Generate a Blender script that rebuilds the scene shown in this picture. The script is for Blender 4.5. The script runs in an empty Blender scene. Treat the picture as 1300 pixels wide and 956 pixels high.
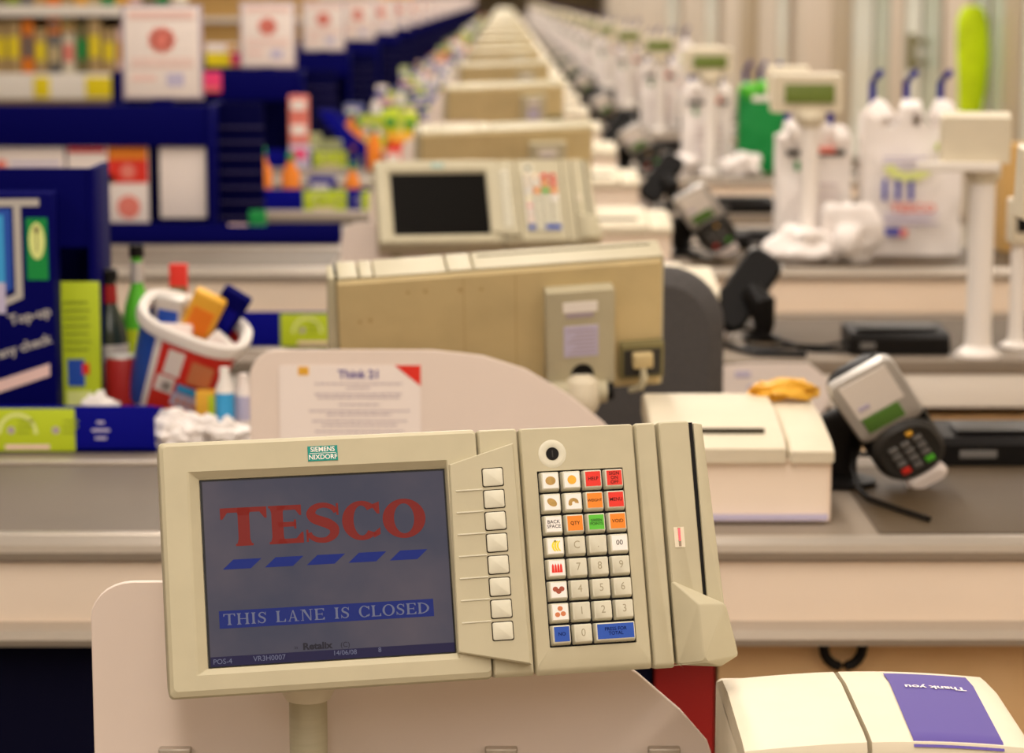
import bpy, bmesh, math, random
from mathutils import Vector, Matrix, noise
R = math.radians
random.seed(7)
sc = bpy.context.scene
COL = sc.collection

# ------------------------------------------------------------------ camera
cam = bpy.data.cameras.new('camera')
camo = bpy.data.objects.new('camera', cam)
COL.objects.link(camo)
camo.location = (0, 0, 1.56)
camo.rotation_euler = (R(90 - 8.3), 0, R(-0.19))
cam.sensor_fit = 'HORIZONTAL'
cam.sensor_width = 36
cam.lens = 3000 / 1300 * 36
cam.shift_y = -45 / 1300
cam.clip_start = .05
cam.clip_end = 300
cam.dof.use_dof = True
cam.dof.focus_distance = 2.04
cam.dof.aperture_fstop = 6.6
cam.dof.aperture_blades = 0
sc.camera = camo

# ------------------------------------------------------------------ light
sc.view_settings.view_transform = 'Standard'
sc.view_settings.look = 'None'
sc.view_settings.exposure = 0.0
sc.view_settings.gamma = 1
sc.view_settings.use_curve_mapping = False
w = bpy.data.worlds.new('world')
sc.world = w
w.use_nodes = True
w.node_tree.nodes['Background'].inputs[0].default_value = (1, .88, .74, 1)
w.node_tree.nodes['Background'].inputs[1].default_value = .05
LC = (1, .905, .81)
def ceiling_lamp(x, y, sx, sy, e):
    l = bpy.data.lights.new('ceiling_lamp', 'AREA')
    l.shape = 'RECTANGLE'; l.size = sx; l.size_y = sy; l.energy = e; l.color = LC
    o = bpy.data.objects.new('ceiling_lamp', l)
    COL.objects.link(o); o.location = (x, y, 3.38)
for k in range(9):
    for x, e in ((-2.7, 85), (-.1, 170), (2.3, 95)):
        ceiling_lamp(x, -1.0 + k * 9.2, .35, 8.6, e)

# ------------------------------------------------------------------ materials
M = {}
def mat(name, col, rough=.5, metal=0, bump=0, var=0, vscale=20, emit=0, spec=.3, trans=0, alpha=1, col2=None, coat=0):
    m = bpy.data.materials.new(name); m.use_nodes = True
    nt = m.node_tree; b = nt.nodes['Principled BSDF']
    b.inputs['Base Color'].default_value = (*col, 1)
    b.inputs['Roughness'].default_value = rough
    b.inputs['Metallic'].default_value = metal
    b.inputs['Specular IOR Level'].default_value = spec
    b.inputs['Transmission Weight'].default_value = trans
    b.inputs['Alpha'].default_value = alpha
    b.inputs['Coat Weight'].default_value = coat
    if emit:
        b.inputs['Emission Color'].default_value = (*col, 1)
        b.inputs['Emission Strength'].default_value = emit
        b.inputs['Base Color'].default_value = (.01, .01, .012, 1)
    if var or bump or col2:
        tc = nt.nodes.new('ShaderNodeTexCoord'); n = nt.nodes.new('ShaderNodeTexNoise')
        n.inputs['Scale'].default_value = vscale; n.inputs['Detail'].default_value = 4
        nt.links.new(tc.outputs['Object'], n.inputs['Vector'])
        if var or col2:
            mx = nt.nodes.new('ShaderNodeMix'); mx.data_type = 'RGBA'
            mx.inputs[6].default_value = (*col, 1)
            c2 = col2 if col2 else tuple(c * (1 - var) for c in col)
            mx.inputs[7].default_value = (*c2, 1)
            rp = nt.nodes.new('ShaderNodeMapRange')
            rp.inputs[1].default_value = .4; rp.inputs[2].default_value = .75
            nt.links.new(n.outputs['Fac'], rp.inputs[0])
            nt.links.new(rp.outputs[0], mx.inputs[0])
            nt.links.new(mx.outputs[2], b.inputs['Emission Color' if emit else 'Base Color'])
        if bump:
            bp = nt.nodes.new('ShaderNodeBump'); bp.inputs['Strength'].default_value = bump
            bp.inputs['Distance'].default_value = .002
            nt.links.new(n.outputs['Fac'], bp.inputs['Height'])
            nt.links.new(bp.outputs[0], b.inputs['Normal'])
    M[name] = m
    return m
mat('cream', (.50, .445, .30), .5, var=.07, vscale=25)
mat('cream_key', (.66, .62, .48), .4, var=.08, vscale=90)
mat('cream_tan', (.60, .47, .24), .55, var=.12, vscale=14)  # tan holds the warm bounce light on the terminals' down-facing backs
mat('cream_pale', (.74, .66, .50), .5, var=.05)
mat('groove', (.045, .035, .02), .8)
mat('black', (.006, .005, .0045), .45, spec=.15)
mat('black_gloss', (.015, .013, .010), .22)
mat('dark_grey', (.035, .032, .028), .45, var=.2, spec=.25)
mat('navy_line', (.06, .05, .13), .6)
mat('mid_grey', (.16, .15, .14), .4)
mat('silver', (.55, .52, .48), .35, metal=.3)
mat('seat_fabric', (.085, .078, .075), .95, var=.35, vscale=200, bump=.6)
mat('frosted', (.85, .72, .63), .55, var=.03, vscale=6, alpha=.93)
mat('white_panel', (.92, .77, .62), .5, var=.04, vscale=5)
mat('white_back', (.86, .80, .72), .5, var=.04, vscale=5)
mat('steel', (.50, .45, .40), .42, metal=.65, var=.15, vscale=3)
mat('steel_dark', (.085, .056, .028), .55, metal=.0, var=.2, vscale=4)
mat('worktop', (.26, .21, .16), .5, var=.15, vscale=4)
mat('aluminium', (.50, .44, .37), .36, metal=.6)
mat('belt', (.15, .12, .09), .6, var=.12, vscale=5)
mat('navy', (.001, .001, .085), .6, spec=.05)
mat('navy_dark', (.001, .001, .035), .65, spec=.04)
mat('base_blue', (.002, .002, .016), .7, spec=.1)
mat('royal', (.002, .003, .22), .5, spec=.08)
mat('blue_mid', (.02, .08, .42), .4)
mat('sky', (.05, .36, .70), .4)
mat('lime', (.50, .62, .02), .5)
mat('lime_dark', (.28, .36, .02), .5)
mat('lime_pale', (.74, .80, .28), .5)
mat('red', (.75, .035, .02), .45)
mat('red_dark', (.32, .012, .01), .5)
mat('red_soft', (.80, .22, .17), .5)
mat('pink', (.85, .05, .18), .5)
mat('pink_pale', (.86, .60, .54), .5)
mat('orange', (.85, .24, .02), .5)
mat('amber', (.80, .42, .04), .5)
mat('yellow', (.85, .68, .01), .5)
mat('green', (.005, .26, .05), .5)
mat('green_bright', (.10, .50, .03), .3)
mat('teal', (.005, .25, .20), .4)
mat('white', (.88, .82, .76), .5)
mat('paper', (.88, .78, .72), .6)
mat('bag_white', (.90, .84, .80), .45, bump=.3, vscale=30)
mat('bag_print', (.80, .70, .70), .5, var=.1, vscale=30)
mat('purple_ink', (.10, .07, .30), .6)
mat('ink_grey', (.42, .34, .40), .6)
mat('blue_ink', (.06, .07, .42), .6)
mat('lavender', (.55, .50, .66), .6)
mat('wood', (.74, .50, .26), .55, col2=(.64, .40, .18), vscale=5)
mat('card_brown', (.62, .38, .13), .7)
mat('bottle_green', (.02, .16, .02), .12, coat=.5)
mat('bottle_dark', (.02, .03, .02), .12, coat=.5)
mat('olive', (.20, .17, .07), .6)
mat('tan', (.45, .31, .14), .6)
mat('fluo', (.66, .88, .0), .6, var=.3, vscale=6)
mat('screen_off', (.004, .003, .002), .45, spec=.03)
mat('lcd_green', (.14, .19, .03), .35)
mat('lcd_grass', (.10, .22, .04), .35)
mat('terracotta', (.60, .20, .08), .6)
mat('potato', (.50, .31, .09), .6, var=.25, vscale=300)
mat('floor_tile', (.36, .31, .25), .35, var=.1, vscale=3)
mat('ceiling_paint', (.45, .41, .36), .8)
mat('wall_beige', (.66, .58, .47), .7, var=.06, vscale=1)
mat('wall_brown', (.28, .21, .12), .8, var=.5, vscale=.8)
mat('glass_green', (.50, .58, .47), .25)
mat('glass_pale', (.80, .84, .74), .25)
mat('post_brown', (.50, .41, .28), .5)
mat('post_beige', (.70, .60, .48), .5)
# the lit screen
mat('scr_bg', (.070, .068, .098), .3, emit=.72, col2=(.125, .100, .118), vscale=13, spec=.1)
mat('scr_red', (.27, .018, .010), .3, emit=.72, spec=.1)
mat('scr_blue', (.006, .022, .20), .3, emit=.72, spec=.1)
mat('scr_blue2', (.008, .022, .18), .3, emit=.72, spec=.1)
mat('scr_navy', (.016, .012, .055), .3, emit=.72, spec=.1)
mat('scr_text', (.19, .19, .27), .3, emit=.72, spec=.1)
mat('scr_dark', (.015, .012, .02), .3, emit=.7, spec=.15)
mat('scr_black', (.01, .01, .012), .3)
mat('led_red', (1, .05, .06), .3, emit=3)
mat('led_off', (.30, .22, .15), .3)

# ------------------------------------------------------------------ mesh helpers
class MB:
    def __init__(s): s.v = []; s.f = []; s.m = []; s.names = []
    def mi(s, m):
        if m not in s.names: s.names.append(m)
        return s.names.index(m)
    def add(s, vs, fs, m):
        o = len(s.v); s.v += [tuple(v) for v in vs]; k = s.mi(m)
        for f in fs: s.f.append([i + o for i in f]); s.m.append(k)
        return s
    def box(s, x0, x1, y0, y1, z0, z1, m, b=0):
        if b <= 0:
            vs = [(x, y, z) for z in (z0, z1) for y in (y0, y1) for x in (x0, x1)]
            return s.add(vs, [(0, 2, 3, 1), (4, 5, 7, 6), (0, 1, 5, 4), (2, 6, 7, 3), (0, 4, 6, 2), (1, 3, 7, 5)], m)
        bm = bmesh.new(); bmesh.ops.create_cube(bm, size=1)
        for v in bm.verts:
            v.co = ((x0 + x1) / 2 + v.co.x * (x1 - x0), (y0 + y1) / 2 + v.co.y * (y1 - y0), (z0 + z1) / 2 + v.co.z * (z1 - z0))
        bmesh.ops.bevel(bm, geom=bm.edges[:], offset=b, segments=3, affect='EDGES', profile=.5)
        bm.verts.index_update()
        s.add([v.co[:] for v in bm.verts], [[v.index for v in f.verts] for f in bm.faces], m)
        bm.free(); return s
    def loops(s, L, m, cap=(True, True), closed=True):
        n = len(L[0]); vs = [p for l in L for p in l]; fs = []
        for i in range(len(L) - 1):
            for j in range(n if closed else n - 1):
                a = i * n + j; b_ = i * n + (j + 1) % n
                fs.append((a, b_, b_ + n, a + n))
        if cap[0]: fs.append(tuple(reversed(range(n))))
        if cap[1]: fs.append(tuple(range((len(L) - 1) * n, len(L) * n)))
        return s.add(vs, fs, m)
    def prism(s, pts, axis, a, b, m, bev=0):
        """polygon pts (2d) extruded along axis between a and b"""
        def P(p, q):
            return {'x': (q, p[0], p[1]), 'y': (p[0], q, p[1]), 'z': (p[0], p[1], q)}[axis]
        if bev <= 0:
            return s.loops([[P(p, a) for p in pts], [P(p, b) for p in pts]], m)
        c = (sum(p[0] for p in pts) / len(pts), sum(p[1] for p in pts) / len(pts))
        def ins(d):
            out = []
            n = len(pts)
            for i in range(n):
                p0, p1, p2 = Vector(pts[i - 1]), Vector(pts[i]), Vector(pts[(i + 1) % n])
                e1 = (p1 - p0).normalized(); e2 = (p2 - p1).normalized()
                n1 = Vector((-e1.y, e1.x)); n2 = Vector((-e2.y, e2.x))
                if (Vector(c) - p1).dot(n1 + n2) < 0: n1 = -n1; n2 = -n2
                k = (n1 + n2); k = k / max(.3, k.dot(n1))
                out.append(tuple(p1 + k * d))
            return out
        sg = 1 if b > a else -1
        L = [[P(p, a) for p in ins(bev)], [P(p, a + sg * bev) for p in pts], [P(p, b - sg * bev) for p in pts], [P(p, b - sg * bev * .3) for p in ins(bev * .3)], [P(p, b) for p in ins(bev)]]
        return s.loops(L, m)
    def cyl(s, p0, p1, r0, m, r1=None, n=20, cap=True):
        return s.tube([p0, p1], [r0, r0 if r1 is None else r1], m, n, cap)
    def tube(s, pts, r, m, n=10, cap=True):
        pts = [Vector(p) for p in pts]
        if not isinstance(r, (list, tuple)): r = [r] * len(pts)
        L = []; up = None
        for i, p in enumerate(pts):
            t = (pts[min(i + 1, len(pts) - 1)] - pts[max(i - 1, 0)])
            if t.length < 1e-9: t = Vector((0, 0, 1))
            t.normalize()
            if up is None: up = Vector((1, 0, 0)) if abs(t.x) < .8 else Vector((0, 1, 0))
            a = t.cross(up).normalized(); b = t.cross(a).normalized(); up = b.cross(t) if False else up
            L.append([tuple(p + (a * math.cos(q) + b * math.sin(q)) * r[i]) for q in [2 * math.pi * k / n for k in range(n)]])
        return s.loops(L, m, (cap, cap))
    def lathe(s, prof, m, c=(0, 0, 0), n=24, cap=(True, True), sx=1, sy=1):
        L = [[(c[0] + r * sx * math.cos(2 * math.pi * k / n), c[1] + r * sy * math.sin(2 * math.pi * k / n), c[2] + z) for k in range(n)] for r, z in prof]
        return s.loops(L, m, cap)
    def polys(s, P, y, m, ox=0, oz=0, sc_=1, slant=0, mode='xz'):
        for p in P:
            if mode == 'xz': s.add([(ox + (q[0] + slant * q[1]) * sc_, y, oz + q[1] * sc_) for q in p], [tuple(range(len(p)))], m)
            else: s.add([(ox + q[0] * sc_, oz + q[1] * sc_, y) for q in p], [tuple(range(len(p)))], m)
        return s
    def hull(s, pts, m, bev=0):
        bm = bmesh.new()
        for p in pts: bm.verts.new(p)
        r = bmesh.ops.convex_hull(bm, input=bm.verts[:])
        bmesh.ops.delete(bm, geom=[e for e in bm.verts if not e.link_faces], context='VERTS')
        bmesh.ops.dissolve_limit(bm, angle_limit=.02, verts=bm.verts[:], edges=bm.edges[:])
        if bev: bmesh.ops.bevel(bm, geom=bm.edges[:], offset=bev, segments=3, affect='EDGES', profile=.5)
        bm.verts.index_update()
        s.add([v.co[:] for v in bm.verts], [[v.index for v in f.verts] for f in bm.faces], m)
        bm.free(); return s
    def blob(s, c, d, m, amp=.15, fr=3, seed=0, sub=3, flat=True):
        bm = bmesh.new(); bmesh.ops.create_icosphere(bm, subdivisions=sub, radius=1)
        for v in bm.verts:
            k = 1 + amp * (noise.noise(v.co * fr + Vector((seed * 7.3, seed, 0))) * 2)
            v.co = Vector((v.co.x * d[0] * k, v.co.y * d[1] * k, max(-.8, v.co.z * k) * d[2])) + Vector(c)
        bm.verts.index_update()
        s.add([v.co[:] for v in bm.verts], [[v.index for v in f.verts] for f in bm.faces], m)
        bm.free(); return s
    def build(s, name, parent=None, smooth=True, xf=None, ang=35):
        me = bpy.data.meshes.new(name)
        vs = [tuple(xf @ Vector(v)) for v in s.v] if xf else s.v
        me.from_pydata(vs, [], s.f); me.update()
        for n in s.names: me.materials.append(M[n])
        me.polygons.foreach_set('material_index', s.m)
        bm = bmesh.new(); bm.from_mesh(me); bmesh.ops.recalc_face_normals(bm, faces=bm.faces[:])
        if smooth:
            for f in bm.faces: f.smooth = True
            for e in bm.edges:
                if len(e.link_faces) == 2 and e.calc_face_angle(0) > R(ang): e.smooth = False
        bm.to_mesh(me); bm.free()
        o = bpy.data.objects.new(name, me); COL.objects.link(o)
        if parent: o.parent = parent
        return o

def rr(x0, x1, z0, z1, r, n=5):
    out = []
    for cx, cz, a in ((x1 - r, z1 - r, 0), (x0 + r, z1 - r, 90), (x0 + r, z0 + r, 180), (x1 - r, z0 + r, 270)):
        for k in range(n): t = R(a + 90 * k / (n - 1)); out.append((cx + r * math.cos(t), cz + r * math.sin(t)))
    return out

def thing(name, label, cat, loc=(0, 0, 0), rotz=0, group=None):
    o = bpy.data.objects.new(name, None); COL.objects.link(o)
    o.location = loc; o.rotation_euler = (0, 0, rotz); o.empty_display_size = .05
    o['label'] = label; o['category'] = cat
    if group: o['group'] = group
    return o
def tag(o, label, cat, group=None):
    o['label'] = label; o['category'] = cat
    if group: o['group'] = group
    return o
def struct(o): o['kind'] = 'structure'; return o

def copy_tree(o, parent=None):
    c = o.copy(); COL.objects.link(c)
    c.parent = parent
    for ch in list(o.children): copy_tree(ch, c)
    return c
def tree(o):
    out = [o]
    for c in o.children: out += tree(c)
    return out
def merged(o, name):
    """one single mesh with the parts of o, for copies far away"""
    bpy.context.view_layer.update()
    base = o.matrix_world.inverted()
    mb = MB()
    for p in tree(o):
        if p.type != 'MESH': continue
        X = base @ p.matrix_world
        off = len(mb.v); mb.v += [tuple(X @ v.co) for v in p.data.vertices]
        for f in p.data.polygons:
            mb.f.append([i + off for i in f.vertices])
            mb.m.append(mb.mi(p.data.materials[f.material_index].name))
    r = mb.build(name, None, True)
    return r
PROTOS = []
class Proto:
    def __init__(s, root): s.root = root; s.flat = None; PROTOS.append(s)
    def place(s, label, cat, loc, rotz=0, group=None, far=False):
        if far:
            if s.flat is None:
                s.root.location = (0, 0, 0); s.root.rotation_euler = (0, 0, 0)
                s.flat = merged(s.root, s.root.name.split('.')[0])
            c = s.flat.copy(); COL.objects.link(c)
        else: c = copy_tree(s.root)
        c.location = loc; c.rotation_euler = (0, 0, rotz)
        for k in ('label', 'category', 'group'):
            if k in c: del c[k]
        c['label'] = label; c['category'] = cat
        if group: c['group'] = group
        return c

def text_mb(mb, s, size, cx, cz, y, m, rot=0, xs=1, align='CENTER', plane='xz', bold=0):
    cu = bpy.data.curves.new('t', 'FONT'); cu.body = s; cu.size = size; cu.align_x = align; cu.align_y = 'CENTER'
    cu.resolution_u = 3; cu.offset = bold; cu.fill_mode = 'FRONT'
    ob = bpy.data.objects.new('t', cu); COL.objects.link(ob)
    dg = bpy.context.evaluated_depsgraph_get(); me = bpy.data.meshes.new_from_object(ob.evaluated_get(dg))
    cr, sr = math.cos(rot), math.sin(rot); vs = []
    for v in me.vertices:
        a, b = v.co.x * xs, v.co.y
        a, b = a * cr - b * sr, a * sr + b * cr
        vs.append((cx + a, y, cz + b) if plane == 'xz' else (cx + a, cz + b, y))
    mb.add(vs, [tuple(p.vertices) for p in me.polygons], m)
    bpy.data.objects.remove(ob); bpy.data.curves.remove(cu); bpy.data.meshes.remove(me)

# ---- serif capitals as polygons (unit cap height)
def q4(x0, x1, z0, z1): return [(x0, z0), (x1, z0), (x1, z1), (x0, z1)]
def arc_strip(cx, cz, ro, ri, a0, a1, n=28):
    out = []
    for i in range(n):
        t0 = R(a0 + (a1 - a0) * i / n); t1 = R(a0 + (a1 - a0) * (i + 1) / n)
        f = lambda r, t: (cx + r[0] * math.cos(t), cz + r[1] * math.sin(t))
        out.append([f(ri, t0), f(ro, t0), f(ro, t1), f(ri, t1)])
    return out
def stroke(pts, ws):
    out = []; P = [Vector(p) for p in pts]; L = []
    for i, p in enumerate(P):
        t = (P[min(i + 1, len(P) - 1)] - P[max(0, i - 1)]).normalized(); nn = Vector((-t.y, t.x)) * ws[i] / 2
        L.append((tuple(p + nn), tuple(p - nn)))
    for a, b in zip(L, L[1:]): out.append([a[0], a[1], b[1], b[0]])
    return out
def stem(x, S, z0=0, z1=1, f=.09, h=.06):
    flare = .035
    return [[(x - S / 2 - flare, z0 + h), (x - S / 2, z0 + h + .12), (x - S / 2, z1 - h - .12), (x - S / 2 - flare, z1 - h), (x + S / 2 + flare, z1 - h), (x + S / 2, z1 - h - .12), (x + S / 2, z0 + h + .12), (x + S / 2 + flare, z0 + h)],
            q4(x - S / 2 - f, x + S / 2 + f, z0, z0 + h), q4(x - S / 2 - f, x + S / 2 + f, z1 - h, z1)]
def glyph(c, w_, S, t):
    h = .05 if S < .2 else .06; f = .08 if S < .2 else .07
    if c == 'T':
        st = stem(w_ / 2, S, f=f, h=h)[:2]
        return st + [q4(0, w_, 1 - t, 1), [(0, 1 - t - .17), (.05, 1 - t - .17), (.09 + t * .6, 1 - t), (0, 1 - t)], [(w_, 1 - t - .17), (w_, 1 - t), (w_ - .09 - t * .6, 1 - t), (w_ - .05, 1 - t - .17)], q4(w_ / 2 - S / 2, w_ / 2 + S / 2, .8, 1)]
    x = S / 2 + f
    if c == 'I': return stem(w_ / 2, S, f=f, h=h)
    if c == 'H': return stem(x, S, f=f, h=h) + stem(w_ - x, S, f=f, h=h) + [q4(x, w_ - x, .5 - t / 2, .5 + t / 2)]
    if c == 'L': return stem(x, S, f=f, h=h) + [q4(x, w_, 0, t), [(w_ - .13, t), (w_, t), (w_, .27), (w_ - .05, .27)]]
    if c == 'E': return stem(x, S, f=f, h=h) + [q4(x, w_ - .03, 1 - t, 1), q4(x, w_ * .8, .5 - t / 2, .5 + t / 2), q4(x, w_, 0, t),
        [(w_ - .03, 1 - t), (w_ - .03, 1 - t - .15), (w_ - .07, 1 - t - .15), (w_ - .17, 1 - t)], [(w_, t), (w_, t + .16), (w_ - .04, t + .16), (w_ - .17, t)], q4(w_ * .8 - .05, w_ * .8, .38, .62)]
    if c == 'O': return arc_strip(w_ / 2, .5, (w_ / 2, .52), (w_ / 2 - S, .52 - t), 0, 360, 40)
    if c == 'D': return stem(x, S, f=f, h=h) + arc_strip(x, .5, (w_ - x, .5), (w_ - x - S, .5 - t), -90, 90, 24) 
    if c == 'C': return arc_strip(w_ / 2, .5, (w_ / 2, .52), (w_ / 2 - S, .52 - t), 42, 318, 36) + [[(w_ * .97, .98), (w_ * .97, .66), (w_ * .91, .66), (w_ * .80, .82), (w_ * .80, .92)], [(w_ * .97, .30), (w_ * .97, .12), (w_ * .80, .03), (w_ * .78, .16)]]
    if c == 'N': return [[(x - t / 2, 0), (x + t / 2, 0), (x + t / 2, 1), (x - t / 2, 1)], q4(0, x + f, 0, h), q4(0, x, 1 - h, 1), [(x - t / 2, 1), (x + S - t / 2 + .05, 1), (w_ - x + t / 2, 0), (w_ - x - S + .1, 0)], q4(w_ - x - t / 2, w_ - x + t / 2, 0, 1), q4(w_ - x - f - t / 2, w_, 1 - h, 1)]
    if c == 'A': return [[(w_ * .12, 0), (w_ * .12 + t, 0), (w_ / 2 + t / 2, 1), (w_ / 2 - t / 2, 1)], [(w_ * .86 - S, 0), (w_ * .86, 0), (w_ / 2 + t * .6, 1), (w_ / 2 - t * .6, 1)], q4(w_ * .25, w_ * .72, .30, .30 + t), q4(0, w_ * .3, 0, h), q4(w_ * .62, w_, 0, h)]
    if c == 'S':
        C = [(.90, .76), (.80, .88), (.56, .955), (.30, .91), (.17, .76), (.25, .62), (.46, .535), (.66, .46), (.82, .34), (.80, .17), (.60, .05), (.34, .05), (.15, .14), (.08, .26)]
        Wd = [.8, .9, 1, 1.3, 2.2, 2.6, 2.8, 2.8, 2.5, 2.0, 1.2, 1, .9, .8]
        path = []; ws = []
        for i in range(len(C) - 1):
            p0, p1, p2, p3 = [Vector(C[max(0, min(len(C) - 1, i + k))]) for k in (-1, 0, 1, 2)]
            for q in range(6):
                u = q / 6; v = .5 * ((2 * p1) + (p2 - p0) * u + (2 * p0 - 5 * p1 + 4 * p2 - p3) * u * u + (3 * p1 - p0 - 3 * p2 + p3) * u ** 3)
                f_ = Wd[i] + (Wd[i + 1] - Wd[i]) * u; f_ = (f_ - .8) / 2.0
                path.append((v.x * w_ * .96 + .02, v.y)); ws.append(t * .95 + (S * .95 - t * .95) * max(0, min(1, f_)))
        return stroke(path, ws) + [q4(w_ * .90, w_ * .96, .68, .99), q4(w_ * .03, w_ * .09, .01, .33)]
    return []
def serif(mb, s, x0, x1, z0, z1, y, m, S, t, widths=None, gap=.12):
    W = {'T': .9, 'H': .95, 'I': .4, 'S': .66, 'L': .75, 'A': .9, 'N': .95, 'E': .78, 'C': .85, 'O': .95, 'D': .9, ' ': .55}
    if widths: W.update(widths)
    tot = sum(W[c] + gap for c in s) - gap
    sx = (x1 - x0) / tot; sz = z1 - z0; x = 0
    for c in s:
        for p in glyph(c, W[c], S, t):
            mb.add([(x0 + (x + a) * sx, y, z0 + b * sz) for a, b in p], [tuple(range(len(p)))], m)
        x += W[c] + gap

# ================================================================== structure
mb = MB().box(-7, 4.2, -4, 82, -.1, 0, 'floor_tile'); struct(mb.build('floor'))
mb = MB().box(-7, 4.2, -4, 82, 3.42, 3.5, 'ceiling_paint'); struct(mb.build('ceiling'))
struct(MB().box(-7.1, -7, -4, 82, 0, 3.42, 'wall_beige').build('wall_left'))
struct(MB().box(-7, 4.2, 82, 82.1, 0, 3.42, 'wall_brown').build('wall_far'))
struct(MB().box(-7, 4.2, -4.1, -4, 0, 3.42, 'wall_beige').build('wall_near'))
# shop front on the right: posts and glazed bays at X 3.2
struct(MB().box(3.3, 3.4, -4, 82, 0, 3.42, 'wall_beige').build('wall_right'))
bays = [(14.45, 14.75, 'glass_pale'), (14.75, 15.25, 'post_brown'), (15.25, 15.75, 'glass_green'), (15.75, 16.3, 'glass_green'), (16.45, 17.3, 'post_beige'), (17.5, 18.3, 'glass_green'),
        (18.3, 19.1, 'glass_pale'), (19.2, 19.7, 'post_beige'), (19.8, 20.7, 'glass_green'), (20.7, 22, 'glass_pale'), (22.1, 23.2, 'post_brown'), (23.4, 25.5, 'post_beige'),
        (27, 28, 'glass_pale'), (31, 32.5, 'post_brown'), (36, 38, 'glass_pale'), (44, 47, 'glass_pale')]
nw = nt_ = 0
for a, b, m in bays:
    if m.startswith('glass'):
        nw += 1
        r = MB().box(3.22, 3.298, a, b, .1, 3.1, m).build('window_%d' % nw); struct(r)
        f = MB()
        for s0, s1 in ((a - .03, a + .02), (b - .02, b + .03)): f.box(3.205, 3.3, s0, s1, .0, 3.2, 'aluminium')
        f.build('window_frame', r)
    else:
        nt_ += 1; struct(MB().box(3.20, 3.3, a, b, 0, 3.4, m, .01).build('trim_%d' % nt_))

# ================================================================== the till terminal
def F(p, d=0): return (p[0] / 1000, -d / 1000, p[1] / 1000)
def rect_loops(mb, spec, m, **k):
    mb.loops([[F(p, d) for p in rr(x0, x1, z0, z1, r)] for (x0, x1, z0, z1, r, d) in spec], m, **k)
def slab(mb, x0, x1, z0, z1, m, r=2.5, depth=-55, e=1.6):
    rect_loops(mb, [(x0, x1, z0 + 6, z1 - 1, r, depth), (x0, x1, z0 + 1, z1, r, -14), (x0, x1, z0, z1, r, -5), (x0 + e * .4, x1 - e * .4, z0 + e * 1.4, z1 - e * .5, r, -1.2), (x0 + e, x1 - e, z0 + e * 3, z1 - e * 1.3, r, 0)], m)

KEYS = [  # row, col, kind
 'potato', 'fruit', ('red', 'HELP'), ('red', 'SIGN\nON\nOFF'),
 'potato2', 'mushroom', ('orange', 'WEIGHT'), ('red', 'MENU'),
 ('white', 'BACK\nSPACE'), ('orange', 'QTY'), ('green_bright', 'GREEN\nPOINTS'), ('orange', 'VOID'),
 'banana', 'C', '.', ('white', '00'),
 'carrot', '7', '8', '9', 'tomato', '4', '5', '6', 'onion', '1', '2', '3']
KNAME = {'potato': 'picture_key', 'fruit': 'picture_key'}
def ell(cx, cz, a, b, n=16, rot=0, arc=(0, 360)):
    out = []
    for i in range(n):
        t = R(arc[0] + (arc[1] - arc[0]) * i / (n if arc == (0, 360) else n - 1)); x, z = a * math.cos(t), b * math.sin(t)
        out.append((cx + x * math.cos(rot) - z * math.sin(rot), cz + x * math.sin(rot) + z * math.cos(rot)))
    return out
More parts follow.
